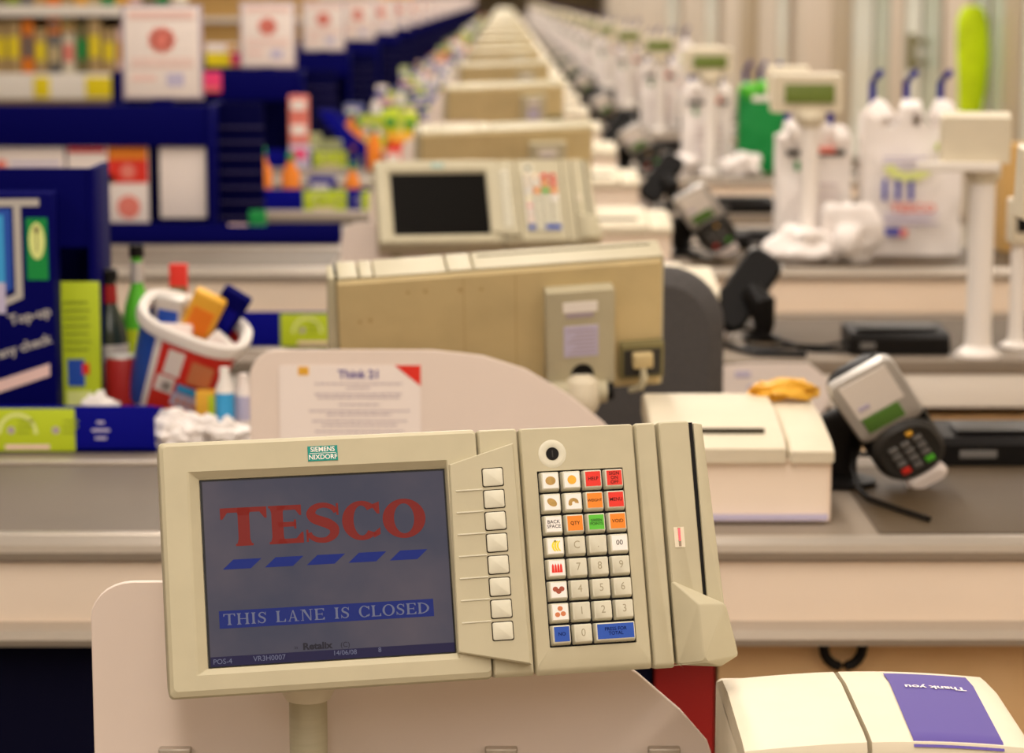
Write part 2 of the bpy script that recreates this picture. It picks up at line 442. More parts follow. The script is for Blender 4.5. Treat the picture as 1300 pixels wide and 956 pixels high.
def make_terminal(on):
    t = thing('till_terminal', '', 'till')
    H = []   # head parts
    # display housing with sloped recess round the screen
    mb = MB()
    S = [(-236, 39.2, -106, 102, 4, -55), (-237, 39.2, -113, 103, 4, -12), (-237, 39.2, -114, 104, 4, -6), (-236, 39, -112.5, 103, 4, -2.5), (-233, 38.4, -108, 100, 4, 0),
         (-214, 38.4 - 26, -95.5, 77.5, 1.2, 0), (-212, 38.4 - 27, -95, 77, 1, -.6), (-203.5, 10.5, -90, 71, .8, -6.5), (-203, 10, -89.5, 70.5, .6, -9)]
    rect_loops(mb, S, 'cream', cap=(True, True)); mb.names[0] = 'cream'
    h = mb.build('screen_housing', t, ang=14); H.append(h)
    MB().box(-.222, .03, .0145, .0175, -.108, .1035, 'groove').build('housing_seam', h, xf=Matrix.Identity(4))
    # screen
    s = MB().box(-.2028, .0098, .0066, .0088, -.0893, .0703, 'scr_black')
    if on:
        s.polys([q4(-201, 8.5, -80.5, 69)], .0064, 'scr_bg', sc_=.001)
        so = s.build('display_screen', t); H.append(so)
        mb = MB(); serif(mb, 'TESCO', -.187, -.0095, .0125, .0455, .0060, 'scr_red', .27, .125, {'T': 1.08, 'E': .80, 'S': .84, 'C': .92, 'O': 1.02}, gap=.04); mb.build('logo_letters', so, False)
        mb = MB()
        for i in range(5):
            x = -187 + i * 36.0
            mb.polys([[(x, -7), (x + 24, -7), (x + 33.5, 1.2), (x + 9.5, 1.2)]], .0060, 'scr_blue', sc_=.001)
        mb.build('logo_stripe', so, False)
        mb = MB().polys([q4(-192, -7.5, -57, -42)], .0061, 'scr_blue2', sc_=.001)
        serif(mb, 'THIS LANE IS CLOSED', -.1885, -.0115, -.0543, -.0447, .0058, 'scr_text', .17, .07, {' ': .5})
        mb.build('closed_banner', so, False)
        mb = MB().polys([q4(-201, 8.5, -88.6, -80.5)], .0061, 'scr_navy', sc_=.001)
        text_mb(mb, 'POS-4', .0062, -.199, -.0848, .0058, 'scr_text', align='LEFT'); text_mb(mb, 'VR3H0007', .0062, -.165, -.0842, .0058, 'scr_text', align='LEFT')
        text_mb(mb, '14/06/08', .0058, -.097, -.0836, .0058, 'scr_text', align='LEFT'); text_mb(mb, '8', .0058, -.058, -.0832, .0058, 'scr_text', align='LEFT')
        mb.build('status_bar', so, False)
        mb = MB(); text_mb(mb, 'in', .0042, -.128, -.0768, .0058, 'scr_dark'); text_mb(mb, 'Retalix', .0078, -.110, -.0765, .0058, 'scr_dark', bold=.0003, xs=1.15); text_mb(mb, '(C)', .0062, -.086, -.0768, .0058, 'scr_dark')
        mb.build('maker_text', so, False)
    else:
        s.polys([q4(-202, 9.3, -88.8, 69.8)], .0064, 'screen_off', sc_=.001)
        so = s.build('display_screen', t); H.append(so)
    # badge
    mb = MB().box(-.1095, -.0835, -.0006, .002, .0818, .0948, 'teal'); b = mb.build('maker_badge', t); H.append(b); b['label'] = 'teal badge with white maker lettering'
    mb = MB(); text_mb(mb, 'SIEMENS', .0058, -.0965, .0917, -.0008, 'white', xs=.98, bold=.00008); text_mb(mb, 'NIXDORF', .0058, -.0965, .0850, -.0008, 'white', xs=.98, bold=.00008)
    mb.polys([q4(-108, -85, 88.3, 88.7)], -.0008, 'white', sc_=.001); mb.build('badge_lettering', b, False)
    # centre strip and keypad housing, outer fin
    mb = MB(); slab(mb, 40.4, 76.2, -113.5, 103, 'cream'); H.append(mb.build('centre_panel', t))
    mb = MB()
    S = [(77.6, 181.2, -106, 101, 2.5, -55), (77.6, 181.2, -112.5, 102.2, 2.5, -12), (77.6, 181.2, -114, 102.6, 2.5, -5), (78.2, 180.6, -111, 102, 2.5, -1.2), (79.2, 179.6, -108, 101, 2.5, 0), (91, 168.6, -90.8, 63.6, .8, 0), (91, 168.6, -90.8, 63.6, .8, -5)]
    rect_loops(mb, S, 'cream'); kh = mb.build('keypad_housing', t); H.append(kh)
    mb = MB(); slab(mb, 182.6, 201.8, -114.5, 102.8, 'cream'); H.append(mb.build('side_fin', t))
    MBc = MB().box(-.22, .232, .0125, .05, -.100, .096, 'groove'); H.append(MBc.build('inner_chassis', t))
    # card reader with slot and flared foot
    mb = MB(); slab(mb, 204, 233, -112, 103.2, 'cream')
    mb.hull([F(p, d) for p, d in [((238, 101), -5), ((246.5, 100), -7), ((246.5, 100), -50), ((236.6, 101), -50), ((236.8, 40), -1), ((246, 30), -3), ((236, -60), -1), ((249, -60), -3), ((252, -100), -50), ((236, -100), -50), ((251, -70), 0)]], 'cream', .0008)
    mb.hull([F(p, d) for p, d in [((204, -38), -.5), ((204, -112), -.5), ((206, -113), 0), ((222, -62), 19), ((224, -112), 15), ((247, -63), 17), ((250.5, -72), 8), ((257, -108), 10), ((240, -117), 8), ((204, -100), -50), ((256, -100), -45), ((250, -64), -30)]], 'cream', .0014)
    cr = mb.build('card_reader', t, ang=25); H.append(cr)
    MB().box(.2332, .2366, .004, .03, -.062, .1015, 'black').build('card_slot', cr)
    MB().box(.2102, .2195, -.0006, .001, -.010, .008, 'cream_pale').box(.2138, .2160, -.0010, .0, -.009, .0075, 'led_off').build('light_window', cr)
    MB().box(.2142, .2156, -.0016, -.0006, -.004, .0065, 'led_red' if on else 'led_off').build('indicator_light', cr)
    # key lock
    mb = MB()
    L = [[F(p, d) for p in ell(106, 78.5, r, r, 28)] for r, d in ((12.5, .05), (11.2, .5), (9.5, .8), (7.2, .5), (5.9, .3))]
    mb.loops(L, 'cream_key', (False, False)); H.append(mb.build('lock_collar', t))
    kl = MB().cyl(F((106, 78.5), -1), F((106, 78.5), .9), .0056, 'black', n=24); kl.box(.1055, .1065, -.0013, -.0008, .0755, .0815, 'dark_grey'); H.append(kl.build('key_lock', t))
    # soft-key flap
    mb = MB()
    pts = [(13, 73), (69, 88), (71, -104.5), (10, -90)]
    out = [[F(pts[0], -1), F(pts[1], -1), F(pts[2], -1), F(pts[3], -1)], [F((13, 73), 2.5), F((69, 88), 13), F((71, -104.5), 13), F((10, -90), 2.5)], [F((14, 72.3), 3.6), F((68, 86.8), 14), F((69.6, -103), 14), F((11, -89.2), 3.6)]]
    mb.loops(out, 'cream'); fl = mb.build('softkey_flap', t, ang=20); H.append(fl)
    def fd(u): return 3.6 + (u - 12) * (10.4 / 57)
    for i in range(8):
        zc = 59.0 - 19.05 * i; u = 49.3 - .1 * i
        g = MB(); g.loops([[F((a, b), fd(a) + k) for a, b in rr(u - 9.3, u + 9.3, zc - 8.4, zc + 8.4, 1.6)] for k in (-1, .12)], 'groove'); 
        g.loops([[F((a, b), fd(a) + k) for a, b in rr(u - 8.4 + e, u + 8.4 - e, zc - 7.5 + e, zc + 7.5 - e, 1.6)] for e, k in ((0, 0), (0, 1.0), (.8, 1.5))], 'cream_key')
        g.build('softkey', fl)
    rg = MB()
    for i in range(7):
        zc = 49.2 - 19.05 * i
        rg.loops([[F((x, z), fd(x) + d) for z, d in ((zc - .7 + (x - 17) * .0, -.5), (zc - .45, .8), (zc + .45, .8), (zc + .7, -.5))] for x in (17 - .4 * i, 40 - .1 * i)], 'cream_key')
    rg.build('divider_ridges', fl)
    # keypad
    kb = MB().box(.0912, .1684, .003, .0048, -.0906, .0634, 'black').build('keypad_base', kh)
    px, pz = 19.2, 19.15
    def key(x0, x1, z0, z1, kind):
        k = MB(); D = 4.2
        cap_m = 'cream_key'
        k.loops([[F(p, d) for p in rr(x0 + a, x1 - b, z0 + c, z1 - e, 1.1, 4)] for a, b, c, e, d in ((.9, .9, .9, .9, -4), (1.0, 1.0, 1.0, 1.0, -1), (2.2, 1.5, 2.6, 1.3, D - .5), (2.9, 2.0, 3.2, 1.9, D))], cap_m)
        X0, X1, Z0, Z1 = x0 + 3.3, x1 - 2.4, z0 + 3.8, z1 - 2.4; cx, cz = (X0 + X1) / 2, (Z0 + Z1) / 2; y = -(D + .15) / 1000; y2 = -(D + .3) / 1000
        pl = lambda m: k.polys([q4(X0, X1, Z0, Z1)], y, m, sc_=.001)
        dot = lambda m, *a, **q: k.polys([ell(*a, **q)], y2, m, sc_=.001)
        if isinstance(kind, tuple):
            pl(kind[0]); s_ = kind[1]; n = s_.count('\n') + 1
            wd = max(len(q) for q in s_.split('\n')); sz = min(.0062 if kind[0] == 'white' else .0042, .0125 / wd * (1.75 if kind[0] == 'white' else 1.6)) if (x1 - x0) < 25 else .0042
            for i, q in enumerate(s_.split('\n')): text_mb(k, q, sz, cx / 1000, (cz + ((n - 1) / 2 - i) * sz * 1000 * .92) / 1000, y2, 'black' if kind[0] != 'blue_mid' else 'navy_dark', bold=.00003)
        elif kind in '0123456789C.' : 
            text_mb(k, kind, .0095, cx / 1000, cz / 1000, y, 'ink_key', xs=.9)
        else:
            pl('white')
            if kind == 'potato': dot('potato', cx, cz, 4.6, 3.9)
            if kind == 'fruit': dot('amber', cx, cz, 4, 4)
            if kind == 'potato2': dot('potato', cx, cz, 4.8, 3.2, rot=R(-35))
            if kind == 'mushroom':
                k.polys(arc_strip(cx, cz - 1.2, (4.6, 4.2), (1.3, 1.2), -10, 200, 14), y2, 'potato', sc_=.001); dot('potato', cx - 3, cz - 2.2, 1.7, 1.5)
            if kind == 'banana':
                for a in (-2.2, 0, 2.2): k.polys(arc_strip(cx + a + 3.5, cz, (4.6, 5), (2.9, 4.2), 110, 250, 10), y2, 'yellow', sc_=.001)
                dot('olive', cx, cz + 4.2, 1, 1)
            if kind == 'carrot':
                for a in (-3.6, -1.2, 1.2, 3.6): k.polys([[(cx + a - 1.2, cz - 4), (cx + a + 1.2, cz - 4), (cx + a + .9, cz + 2), (cx + a, cz + 4), (cx + a - .9, cz + 2)]], y2, 'red', sc_=.001)
            if kind == 'tomato':
                for a, b in ((-2.8, .8), (2.8, .8), (0, -1.2)): dot('terracotta_dark', cx + a, cz + b, 2.4, 2.2)
            if kind == 'onion':
                for a, b in ((0, 3), (-2.6, -2.2), (2.5, -1.6)): dot('terracotta', cx + a, cz + b, 2.3, 2.1)
        o = k.build('key', kh)
        if isinstance(kind, tuple): o['label'] = '%s key reading %s' % ({'green_bright': 'green', 'blue_mid': 'blue'}.get(kind[0], kind[0]), kind[1].replace('\n', ' '))
        elif len(kind) > 1: o['label'] = 'white key with a picture of %s' % {'potato': 'a potato', 'fruit': 'an orange', 'potato2': 'a long potato', 'mushroom': 'a mushroom', 'banana': 'bananas', 'carrot': 'carrots', 'tomato': 'red tomatoes', 'onion': 'onions'}[kind]
    for i, kd in enumerate(KEYS):
        r_, c_ = divmod(i, 4); x = 91.6 + c_ * px; z = 63.1 - r_ * pz
        key(x, x + px, z - pz, z, kd)
    z = 63.1 - 7 * pz
    key(91.6, 91.6 + px, z - pz, z, ('blue_mid', 'NO')); key(91.6 + px, 91.6 + 2 * px, z - pz, z, '0'); key(91.6 + 2 * px, 91.6 + 4 * px, z - pz, z, ('blue_mid', 'PRESS FOR\nTOTAL'))
    # back: cover with warm bounce light in its tan colour, mount column, socket recess, stickers
    mb = MB(); mb.loops([[(x, y, z) for x, z in rr(x0, x1, z0, z1, .004)] for x0, x1, z0, z1, y in ((-.232, .236, -.104, .097, .054), (-.232, .236, -.104, .097, .0575), (-.228, .232, -.100, .093, .0605))], 'cream_tan')
    bc = mb.build('back_cover', t, ang=20); H.append(bc)
    mb = MB()
    for x in (-.02, .055): mb.box(x, x + .0012, .0602, .0608, -.098, .091, 'tan')
    mb.build('cover_seam', bc)
    for x, z, r in ((.19, .035, .003), (.205, .034, .0026), (.135, .075, .0026), (.11, .075, .003), (.06, .073, .0032), (.03, .072, .0025)): MB().cyl((x, .06, z), (x, .0612, z), r, 'tan', n=12).build('screw_cap', bc)
    mb = MB().prism([(.052, .0), (.052, .068), (.085, .068), (.085, -.03), (.085, -.085), (.06, -.085)], 'x', -.160, -.060, 'cream', .003)
    mc = mb.build('mount_column', t); H.append(mc)
    MB().box(-.134, -.084, .0845, .0862, .036, .052, 'white').box(-.128, -.088, .0855, .0866, .028, .034, 'ink_grey').build('white_sticker', mc)
    mb = MB().box(-.135, -.085, .0845, .0862, -.035, .014, 'lavender')
    for i in range(7): mb.box(-.132, -.090 - .006 * (i % 3), .0858, .0865, -.031 + i * .0062, -.029 + i * .0062, 'ink_grey')
    mb.build('rating_sticker', mc)
    MB().cyl((-.112, .083, -.064), (-.112, .0872, -.064), .0165, 'black', n=28).build('cable_hole', mc)
    mb = MB().box(-.235, -.170, .058, .072, -.086, -.028, 'olive', .003).box(-.230, -.175, .070, .0735, -.080, -.038, 'dark_grey')
    sk = mb.build('socket_recess', t); H.append(sk)
    MB().box(-.217, -.187, .070, .085, -.064, -.041, 'cream_tan', .003).build('plug', sk)
    MB().tube([(-.202, .08, -.062), (-.203, .085, -.080), (-.199, .082, -.095), (-.185, .07, -.105)], [.004, .006, .0055, .004], 'cream', 10).build('plug_cable', sk)
    # stand
    post = MB().lathe([(.052, 0), (.052, .006), (.044, .012), (.02, .02), (.017, .03), (.017, 1)], 'cream', n=24)
    po = post.build('stand_post', t)
    jn = MB().cyl((-.035, 0, 0), (.045, 0, 0), .0165, 'cream', n=22).cyl((.043, 0, 0), (.054, 0, 0), .014, 'silver', n=18).cyl((-.045, 0, 0), (-.033, 0, 0), .013, 'black', n=18)
    jn.lathe([(.02, -.03), (.026, -.018), (.027, 0), (.024, .016), (.012, .026)], 'cream_pale', n=20)
    jo = jn.build('tilt_joint', t)
    return t, H, po, jo
mat('ink_key', (.36, .31, .20), .6)
mat('terracotta_dark', (.38, .09, .05), .6)

def frame(psi, tl, rl):
    r = Vector((math.cos(psi), math.sin(psi), 0)); u = Vector((-math.sin(tl) * math.sin(psi), math.sin(tl) * math.cos(psi), math.cos(tl)))
    c, s = math.cos(rl), math.sin(rl); r2 = r * c + u * s; u2 = u * c - r * s; n = r2.cross(u2)
    return Matrix((r2, -n, u2)).transposed()
def pose(root, O, psi, tl, rl, name_ok=None):
    """set the head of terminal root with its face centre at O"""
    Hm = frame(R(psi), R(tl), R(rl)).to_4x4(); Hm.translation = Vector(O)
    J = Hm @ Vector((-.11, .095, -.088))
    base = Vector((J.x, J.y, .852))
    root.location = base
    for c in root.children:
        nm = c.name.split('.')[0]
        if nm == 'stand_post':
            c.location = (0, 0, 0); c.scale[2] = max(.05, J.z - base.z - .015)
        elif nm == 'tilt_joint':
            c.matrix_local = Matrix.Translation(J - base) @ Matrix.Rotation(R(psi), 4, 'Z')
        else:
            X = Hm.copy(); X.translation = Vector(O) - base; c.matrix_local = X
    return root

PA, PB, P = 1.50, 3.03, 3.10
ORD = ['first', 'second', 'third', 'fourth', 'fifth', 'sixth', 'seventh', 'eighth', 'ninth', 'tenth', 'eleventh', 'twelfth', 'thirteenth', 'fourteenth', 'fifteenth', 'sixteenth', 'seventeenth', 'eighteenth', 'nineteenth']
TENS = {20: 'twent', 30: 'thirt', 40: 'fort'}
def ordn(n):
    if n <= 19: return ORD[n - 1]
    t_, u_ = n // 10 * 10, n % 10
    return TENS[t_] + ('ieth' if u_ == 0 else 'y-' + ORD[u_ - 1])
NP = 23
NEAR = 4
units = []
for j in range(NP):
    units.append(('A', j, PA + P * j, 2 * j + 1)); units.append(('B', j, PB + P * j, 2 * j + 2))
def till(n): return 'the ' + ordn(n) + ' till'

t_on, H_on, _, _ = make_terminal(True)
t_off, H_off, _, _ = make_terminal(False)
O1 = (-.0562, 2.0, 1.0861)
pose(t_on, O1, 11, 19, .5)
tag(t_on, 'large cream till terminal in focus, screen reading THIS LANE IS CLOSED', 'till')
proto_dark = Proto(t_off)
# flat version for far terminals is made from a posed copy
farA = copy_tree(t_off); pose(farA, (-.03, .5, 1.03), 9, 30, 0); farA_m = merged(farA, 'till_terminal'); offA = farA.location.copy()
farB = copy_tree(t_off); pose(farB, (0, .38, 1.125), 187, 20, -2); farB_m = merged(farB, 'till_terminal'); offB = farB.location.copy()
for o in tree(farA) + tree(farB): bpy.data.objects.remove(o)
for k, j, Y, n in units:
    if n == 1: continue
    nm = ordn(n)
    if k == 'A': label = 'blurred cream till terminal with dark screen facing us, ' + nm + ' in the row'
    else: label = 'cream till terminal seen from its back, ' + nm + ' in the row'
    if n == 2: label = 'cream till terminal seen from the back, with socket and stickers, behind the frosted panel'
    if n == 3: label = 'blurred cream till terminal with black blank screen and coloured keys, facing us'
    g = 'till terminals along the row'
    jit = random.uniform(-1, 1)
    if j < NEAR:
        c = copy_tree(t_off); tag(c, label, 'till', g)
        if k == 'A':
            if j == 1: pose(c, (-.046, Y + .62, 1.118), 8, 38, 0)
            else: pose(c, (-.03 + .01 * jit, Y + .5, 1.03), 8 + 3 * jit, 30, jit)
        else:
            if j == 0: pose(c, (-.010, Y + .40, 1.099), 188, 18, -3.4)
            else: pose(c, (.0, Y + .38, 1.125), 187 + jit, 20, -2)
    else:
        src = farA_m if k == 'A' else farB_m
        c = src.copy(); COL.objects.link(c); tag(c, label, 'till', g)
        c.location = (offA if k == 'A' else offB) + Vector((.008 * jit, Y, 0))


bpy.data.objects.remove(farA_m); bpy.data.objects.remove(farB_m)

# ================================================================== counters
XL, XR = -1.75, 1.5
def make_counter(kind, segs):
    """counter with its lane side at y=0 (kind B) ; kind A is mirrored so its lane side is at the far edge"""
    D = .64
    f = (lambda y: y) if kind == 'B' else (lambda y: D - y)
    def bx(mb, x0, x1, a, b, z0, z1, m, bev=0):
        y0, y1 = sorted((f(a), f(b))); return mb.box(x0, x1, y0, y1, z0, z1, m, bev)
    t = thing('checkout_counter', '', 'counter')
    mb = MB(); bx(mb, XL, XR, .01, D, .822, .85, 'worktop', .003); mb.build('worktop', t)
    mb = MB(); bx(mb, XL, XR, .012, .03, .735, .822, 'white_panel', .002); mb.build('front_panel', t)
    mb = MB(); bx(mb, XL, XR, D - .025, D - .005, .755, .822, 'white_back', .002); mb.build('rear_panel', t)
    for x in (-1.2, -.3, .61, 1.2):
        pass
    r = MB(); prof = [(.016, .857), (.004, .856), (-.006, .849), (-.008, .839), (-.002, .828), (.014, .823)]
    r.loops([[(x, f(y), z) for y, z in prof] for x in (XL, XR)], 'aluminium'); r.build('edge_rail', t)
    r = MB(); prof = [(.014, .742), (-.004, .741), (-.015, .735), (-.018, .724), (-.013, .714), (.012, .709)]
    r.loops([[(x, f(y), z) for y, z in prof] for x in (XL, XR)], 'aluminium'); r.build('bumper', t)
    xs = XL
    for x1, m in segs:
        mb = MB(); bx(mb, xs + .002, x1 - .002, .05, D - .05, 0.0, .73, m, .002); mb.build('base_panel', t); xs = x1
    mb = MB(); bx(mb, XL + .03, -.46, .055, .50, .8505, .8535, 'belt', .001); mb.build('conveyor_belt', t)
    mb = MB(); bx(mb, XL, -.44, .515, .535, .85, .858, 'aluminium', .002); bx(mb, XL, -.44, .03, .048, .85, .856, 'aluminium', .002); mb.build('belt_guide', t)
    mb = MB(); bx(mb, .50, XR - .02, .05, .50, .8505, .852, 'steel_dark', .0005); mb.build('packing_well', t)
    if kind == 'B':
        mb = MB(); bx(mb, XL, -.42, D, 1.0, .832, .85, 'worktop', .002); bx(mb, XL, -.42, .96, 1.0, 0, .832, 'base_blue'); mb.build('rear_shelf', t)
    # feet of the base
    mb = MB(); bx(mb, XL + .02, XR - .02, .10, D - .09, -.0, .001, 'black'); 
    return Proto(t)
cB0 = make_counter('B', [(-.45, 'base_blue'), (.2, 'base_blue'), (.285, 'red_dark'), (.78, 'wood'), (XR, 'wood')])
cB = make_counter('B', [(-.45, 'navy_dark'), (.2, 'base_blue'), (XR, 'wood')])
cA = make_counter('A', [(-.45, 'navy_dark'), (.2, 'base_blue'), (XR, 'wood')])
for k, j, Y, n in units:
    pr = cA if k == 'A' else (cB0 if j == 0 else cB)
    nm = ordn(n)
    if n == 1: lb = 'steel topped checkout counter directly under the sharp closed till, below the frame'
    elif n == 2: lb = 'checkout counter with cream front, metal bumper and wooden base across the foreground'
    else: lb = 'checkout counter with grey top and cream front, ' + nm + ' of the row from the camera'
    pr.place(lb, 'counter', (0, Y, 0), group='checkout counters in a row', far=j >= NEAR)

# frosted privacy panel
def make_panel():
    t = thing('privacy_panel', '', 'panel')
    pts = [(-.360, 0), (-.360, .165)]
    for i in range(8): a = R(180 - 90 * i / 7); pts.append((-.320 + .040 * math.cos(a), .175 + .040 * math.sin(a)))
    for u, z in ((-.20, .2155), (-.10, .215), (-.03, .207), (.03, .188), (.09, .152), (.14, .112), (.18, .070), (.205, .035), (.215, 0)): pts.append((u, z))
    mb = MB().prism(pts, 'y', -.003, .003, 'frosted', .001); mb.build('frosted_sheet', t)
    b = MB()
    for x in (-.30, .0, .15): b.box(x, x + .03, -.012, .012, 0, .03, 'aluminium', .002)
    b.build('foot_bracket', t)
    return Proto(t)
pp = make_panel()
for k, j, Y, n in units:
    y = Y + (.605 if k == 'A' else .27 if j == 0 else .17)
    lb = 'frosted cream rounded privacy panel behind ' + ('the sharp closed till in front' if n == 1 else till(n)) if k == 'A' else 'frosted cream rounded privacy panel in front of ' + till(n)
    if n == 2: lb = 'frosted rounded privacy panel carrying the Think 21 notice'
    o = pp.place(lb, 'panel', (-.018 if n == 1 else 0, y, .851 if n > 1 else .851), group='frosted privacy panels', far=j >= NEAR)
    if n == 1: o.scale = (1, 1, .84)

# the Think 21 notice
mb = MB()
mb.box(-.196, 0, -.0012, 0, 0, .112, 'paper'); 
t = thing('age_notice', 'white Think 21 notice with orange-red corner, taped to the frosted panel', 'notice', (-.118, PB + .2655, .937))
mb = MB().loops([[(x, y, z) for x, z in rr(-.200, 0, 0, .108, .004)] for y in (0, -.0009)], 'paper'); mb.build('paper_sheet', t)
MB().polys([[(-.037, .108), (0, .108), (0, .078)]], -.0013, 'red_vivid' if 'red_vivid' in M else 'red').build('red_corner', t)
mb = MB(); text_mb(mb, 'Think 21', .0165, -.087, .0945, -.0013, 'purple_ink', bold=.0005)
mb.build('notice_title', t)
mb = MB()
rng = random.Random(3)
for z, a, b in ((.0815, -.150, -.026), (.0755, -.105, -.072), (.0665, -.150, -.026), (.0615, -.146, -.030), (.0515, -.116, -.058), (.0425, -.158, -.016), (.0372, -.134, -.042), (.028, -.154, -.020), (.022, -.140, -.034), (.013, -.15, -.025)):
    x = a
    while x < b: 
        l = rng.uniform(.004, .011); mb.polys([q4(x, min(b, x + l), z - .0009, z + .0009)], -.0013, 'ink_grey'); x += l + .0014
mb.build('small_print', t)
MB().box(-.173, -.158, -.0014, -.0008, .094, .106, 'amber').build('corner_tape', t)

# ================================================================== right hand side of each till
# PIN pad
def make_pinpad():
    t = thing('card_machine', '', 'card machine')
    X = Matrix.Rotation(R(-32), 4, 'Y') @ Matrix.Rotation(R(24), 4, 'X') @ Matrix.Diagonal((1, 1, 1.08, 1))
    # local: x right, z up along face, -y outwards
    def lp(rows, m, mb): mb.loops([[(x, y, z) for x, z in rr(x0, x1, z0, z1, r, 6)] for x0, x1, z0, z1, r, y in rows], m)
    T = Matrix.Translation((0, 0, .094)) @ X
    mb = MB(); lp([(-.036, .036, -.080, .080, .022, .028), (-.042, .042, -.086, .086, .026, .018), (-.043, .043, -.088, .088, .028, .002), (-.040, .040, -.085, .085, .026, -.007)], 'black', mb)
    b = mb.build('body', t, xf=T)
    mb = MB(); lp([(-.041, .041, -.010, .088, .010, .0), (-.042, .042, -.010, .090, .012, -.008), (-.040, .040, -.004, .088, .012, -.013), (-.034, .034, .008, .084, .008, -.014)], 'silver', mb); mb.build('grey_hood', t, xf=T)
    mb = MB().box(-.030, .030, -.0150, -.0135, .030, .082, 'white').box(-.024, -.010, -.0158, -.0148, .040, .046, 'lavender'); mb.build('white_label', t, xf=T)
    mb = MB().box(-.028, .020, -.0158, -.012, .006, .028, 'lcd_grass', .001); mb.build('green_display', t, xf=T)
    mb = MB(); lp([(-.040, .040, -.084, -.004, .030, -.004), (-.041, .041, -.084, .000, .034, -.014), (-.035, .035, -.078, -.006, .030, -.021), (-.030, .030, -.070, -.012, .024, -.0195)], 'dark_grey', mb); k = mb.build('pin_shield', t, xf=T)
    mb = MB()
    for i in range(4):
        for c in range(3):
            m = 'mid_grey'
            if i == 3: m = ('red', 'mid_grey', 'green_bright')[c]
            mb.box(-.022 + c * .016, -.011 + c * .016, -.0230, -.019, -.032 - i * .0115, -.0245 - i * .0115, m, .001)
    mb.box(.006, .014, -.0225, -.019, -.020, -.014, 'amber', .001)
    mb.build('keypad_buttons', t, xf=T)
    mb = MB(); lp([(-.024, .024, -.098, -.080, .008, -.004), (-.026, .026, -.100, -.080, .008, -.016), (-.020, .020, -.098, -.083, .006, -.022)], 'paper', mb); mb.build('card_mouth', t, xf=T)
    mb = MB().tube([(-.02, .03, .098), (-.045, .05, .075), (-.05, .05, .03), (-.045, .05, .002)], [.024, .030, .022, .018], 'black', 14).lathe([(.04, 0), (.04, .006), (.02, .012)], 'black', (-.045, .05, 0), 20); mb.build('swivel_bracket', t)
    mb = MB().tube([(-.035, .02, .05), (-.040, .0, .03), (-.038, -.03, .012), (-.03, -.06, .005), (.0, -.12, .004), (.02, -.16, .004)], .0035, 'black', 8); mb.build('cable', t)
    return Proto(t)
pin = make_pinpad()
for k, j, Y, n in units:
    if n == 1: continue
    if k == 'B':
        pin.place('grey and black card machine with green display beside ' + till(n) if n > 2 else 'large black and grey card machine with green display, tilted at the cream printer', 'card machine', (.552, Y + .31, .853), 0, 'card machines on the counters', j >= NEAR).scale = (1.25, 1.25, 1.12)
    else:
        pin.place('black card machine seen from behind beside ' + till(n), 'card machine', (.505 if j == 1 else .535, Y + .33, .853), R(165), 'card machines on the counters', j >= NEAR)

# receipt printer
def make_printer(label_sheet):
    t = thing('receipt_printer', '', 'printer')
    # front at y=0, x 0..0.25
    mb = MB(); mb.loops([[(x, y, z) for x, z in rr(0, .238, 0, zt, .006)] for y, zt in ((0.004, .088), (0, .086), (0, .086), (.25, .10), (.28, .098))], 'white_panel'); mb.build('casing', t)
    mb = MB(); mb.prism([(-.006, .084), (-.008, .104), (.02, .116), (.14, .134), (.24, .138), (.285, .128), (.286, .10), (.02, .082)], 'x', -.004, .176, 'cream_pale', .003); mb.build('paper_lid', t)
    mb = MB(); mb.prism([(-.006, .084), (-.008, .100), (.02, .110), (.13, .124), (.24, .128), (.285, .120), (.286, .10), (.02, .082)], 'x', .180, .241, 'cream_pale', .003); mb.build('side_lid', t)
    MB().box(.03, .15, .03, .036, .110, .1245, 'groove').build('tear_bar', t)
    MB()  .box(.004, .234, -.0035, .0015, .004, .012, 'lavender').build('base_strip', t)
    return t
prt = Proto(make_printer(False))
for k, j, Y, n in units:
    if n == 1: continue
    prt.place('cream receipt printer ' + ('standing right of the back-view till' if n == 2 else 'beside ' + till(n)), 'printer', (.205, Y + (.11 if k == 'B' else .25 if j == 1 else .08), .852), 0, 'receipt printers beside the tills', j >= NEAR)
# nearest printer at the bottom right with purple label
t = thing('receipt_printer', 'cream receipt printer with blue thank you label at the bottom right corner', 'printer', (.196, PA + .36, .851))
mb = MB(); mb.loops([[(x, y, z) for x, z in rr(0, .235, 0, zt, .006)] for y, zt in ((0, .080), (.006, .084), (.17, .088), (.26, .084))], 'cream_pale'); mb.build('casing', t)
zt = lambda x: .1010 + .0080 * math.sin(min(1, max(0, x / .25)) * 3.05)
L = []
for y, dz in ((-.004, -.012), (.0, -.002), (.02, .0), (.15, .003), (.20, -.001), (.255, -.02)):
    L.append([(x, y, zt(x) + dz) for x in [0 + .1 * i / 6 for i in range(7)]] + [(.1, y, .080), (0, y, .080)])
mb = MB().loops(L, 'cream_pale'); mb.build('paper_lid', t)
L = []
for y, dz in ((-.004, -.012), (.0, -.002), (.02, .0), (.15, .003), (.20, -.001), (.255, -.02)):
    L.append([(x, y, zt(x) + dz) for x in [.104 + .128 * i / 8 for i in range(9)]] + [(.237, y, zt(.232) + dz - .004), (.238, y, .076), (.104, y, .076)])
mb = MB().loops(L, 'cream_pale'); lid2 = mb.build('label_lid', t)
mb = MB()
g0 = [(x, y) for x in ()]
xs = [.142 + .074 * i / 8 for i in range(9)]
def lab(y, dy): return [(x - (.004 if y < .1 else 0), y, zt(x) + .0012 + dy) for x in xs]
L0 = lab(-.003, -.0065) ; L1 = lab(.004, -.0012); L2 = lab(.02, 0); L3 = lab(.15, .003); L4 = lab(.185, .0005)
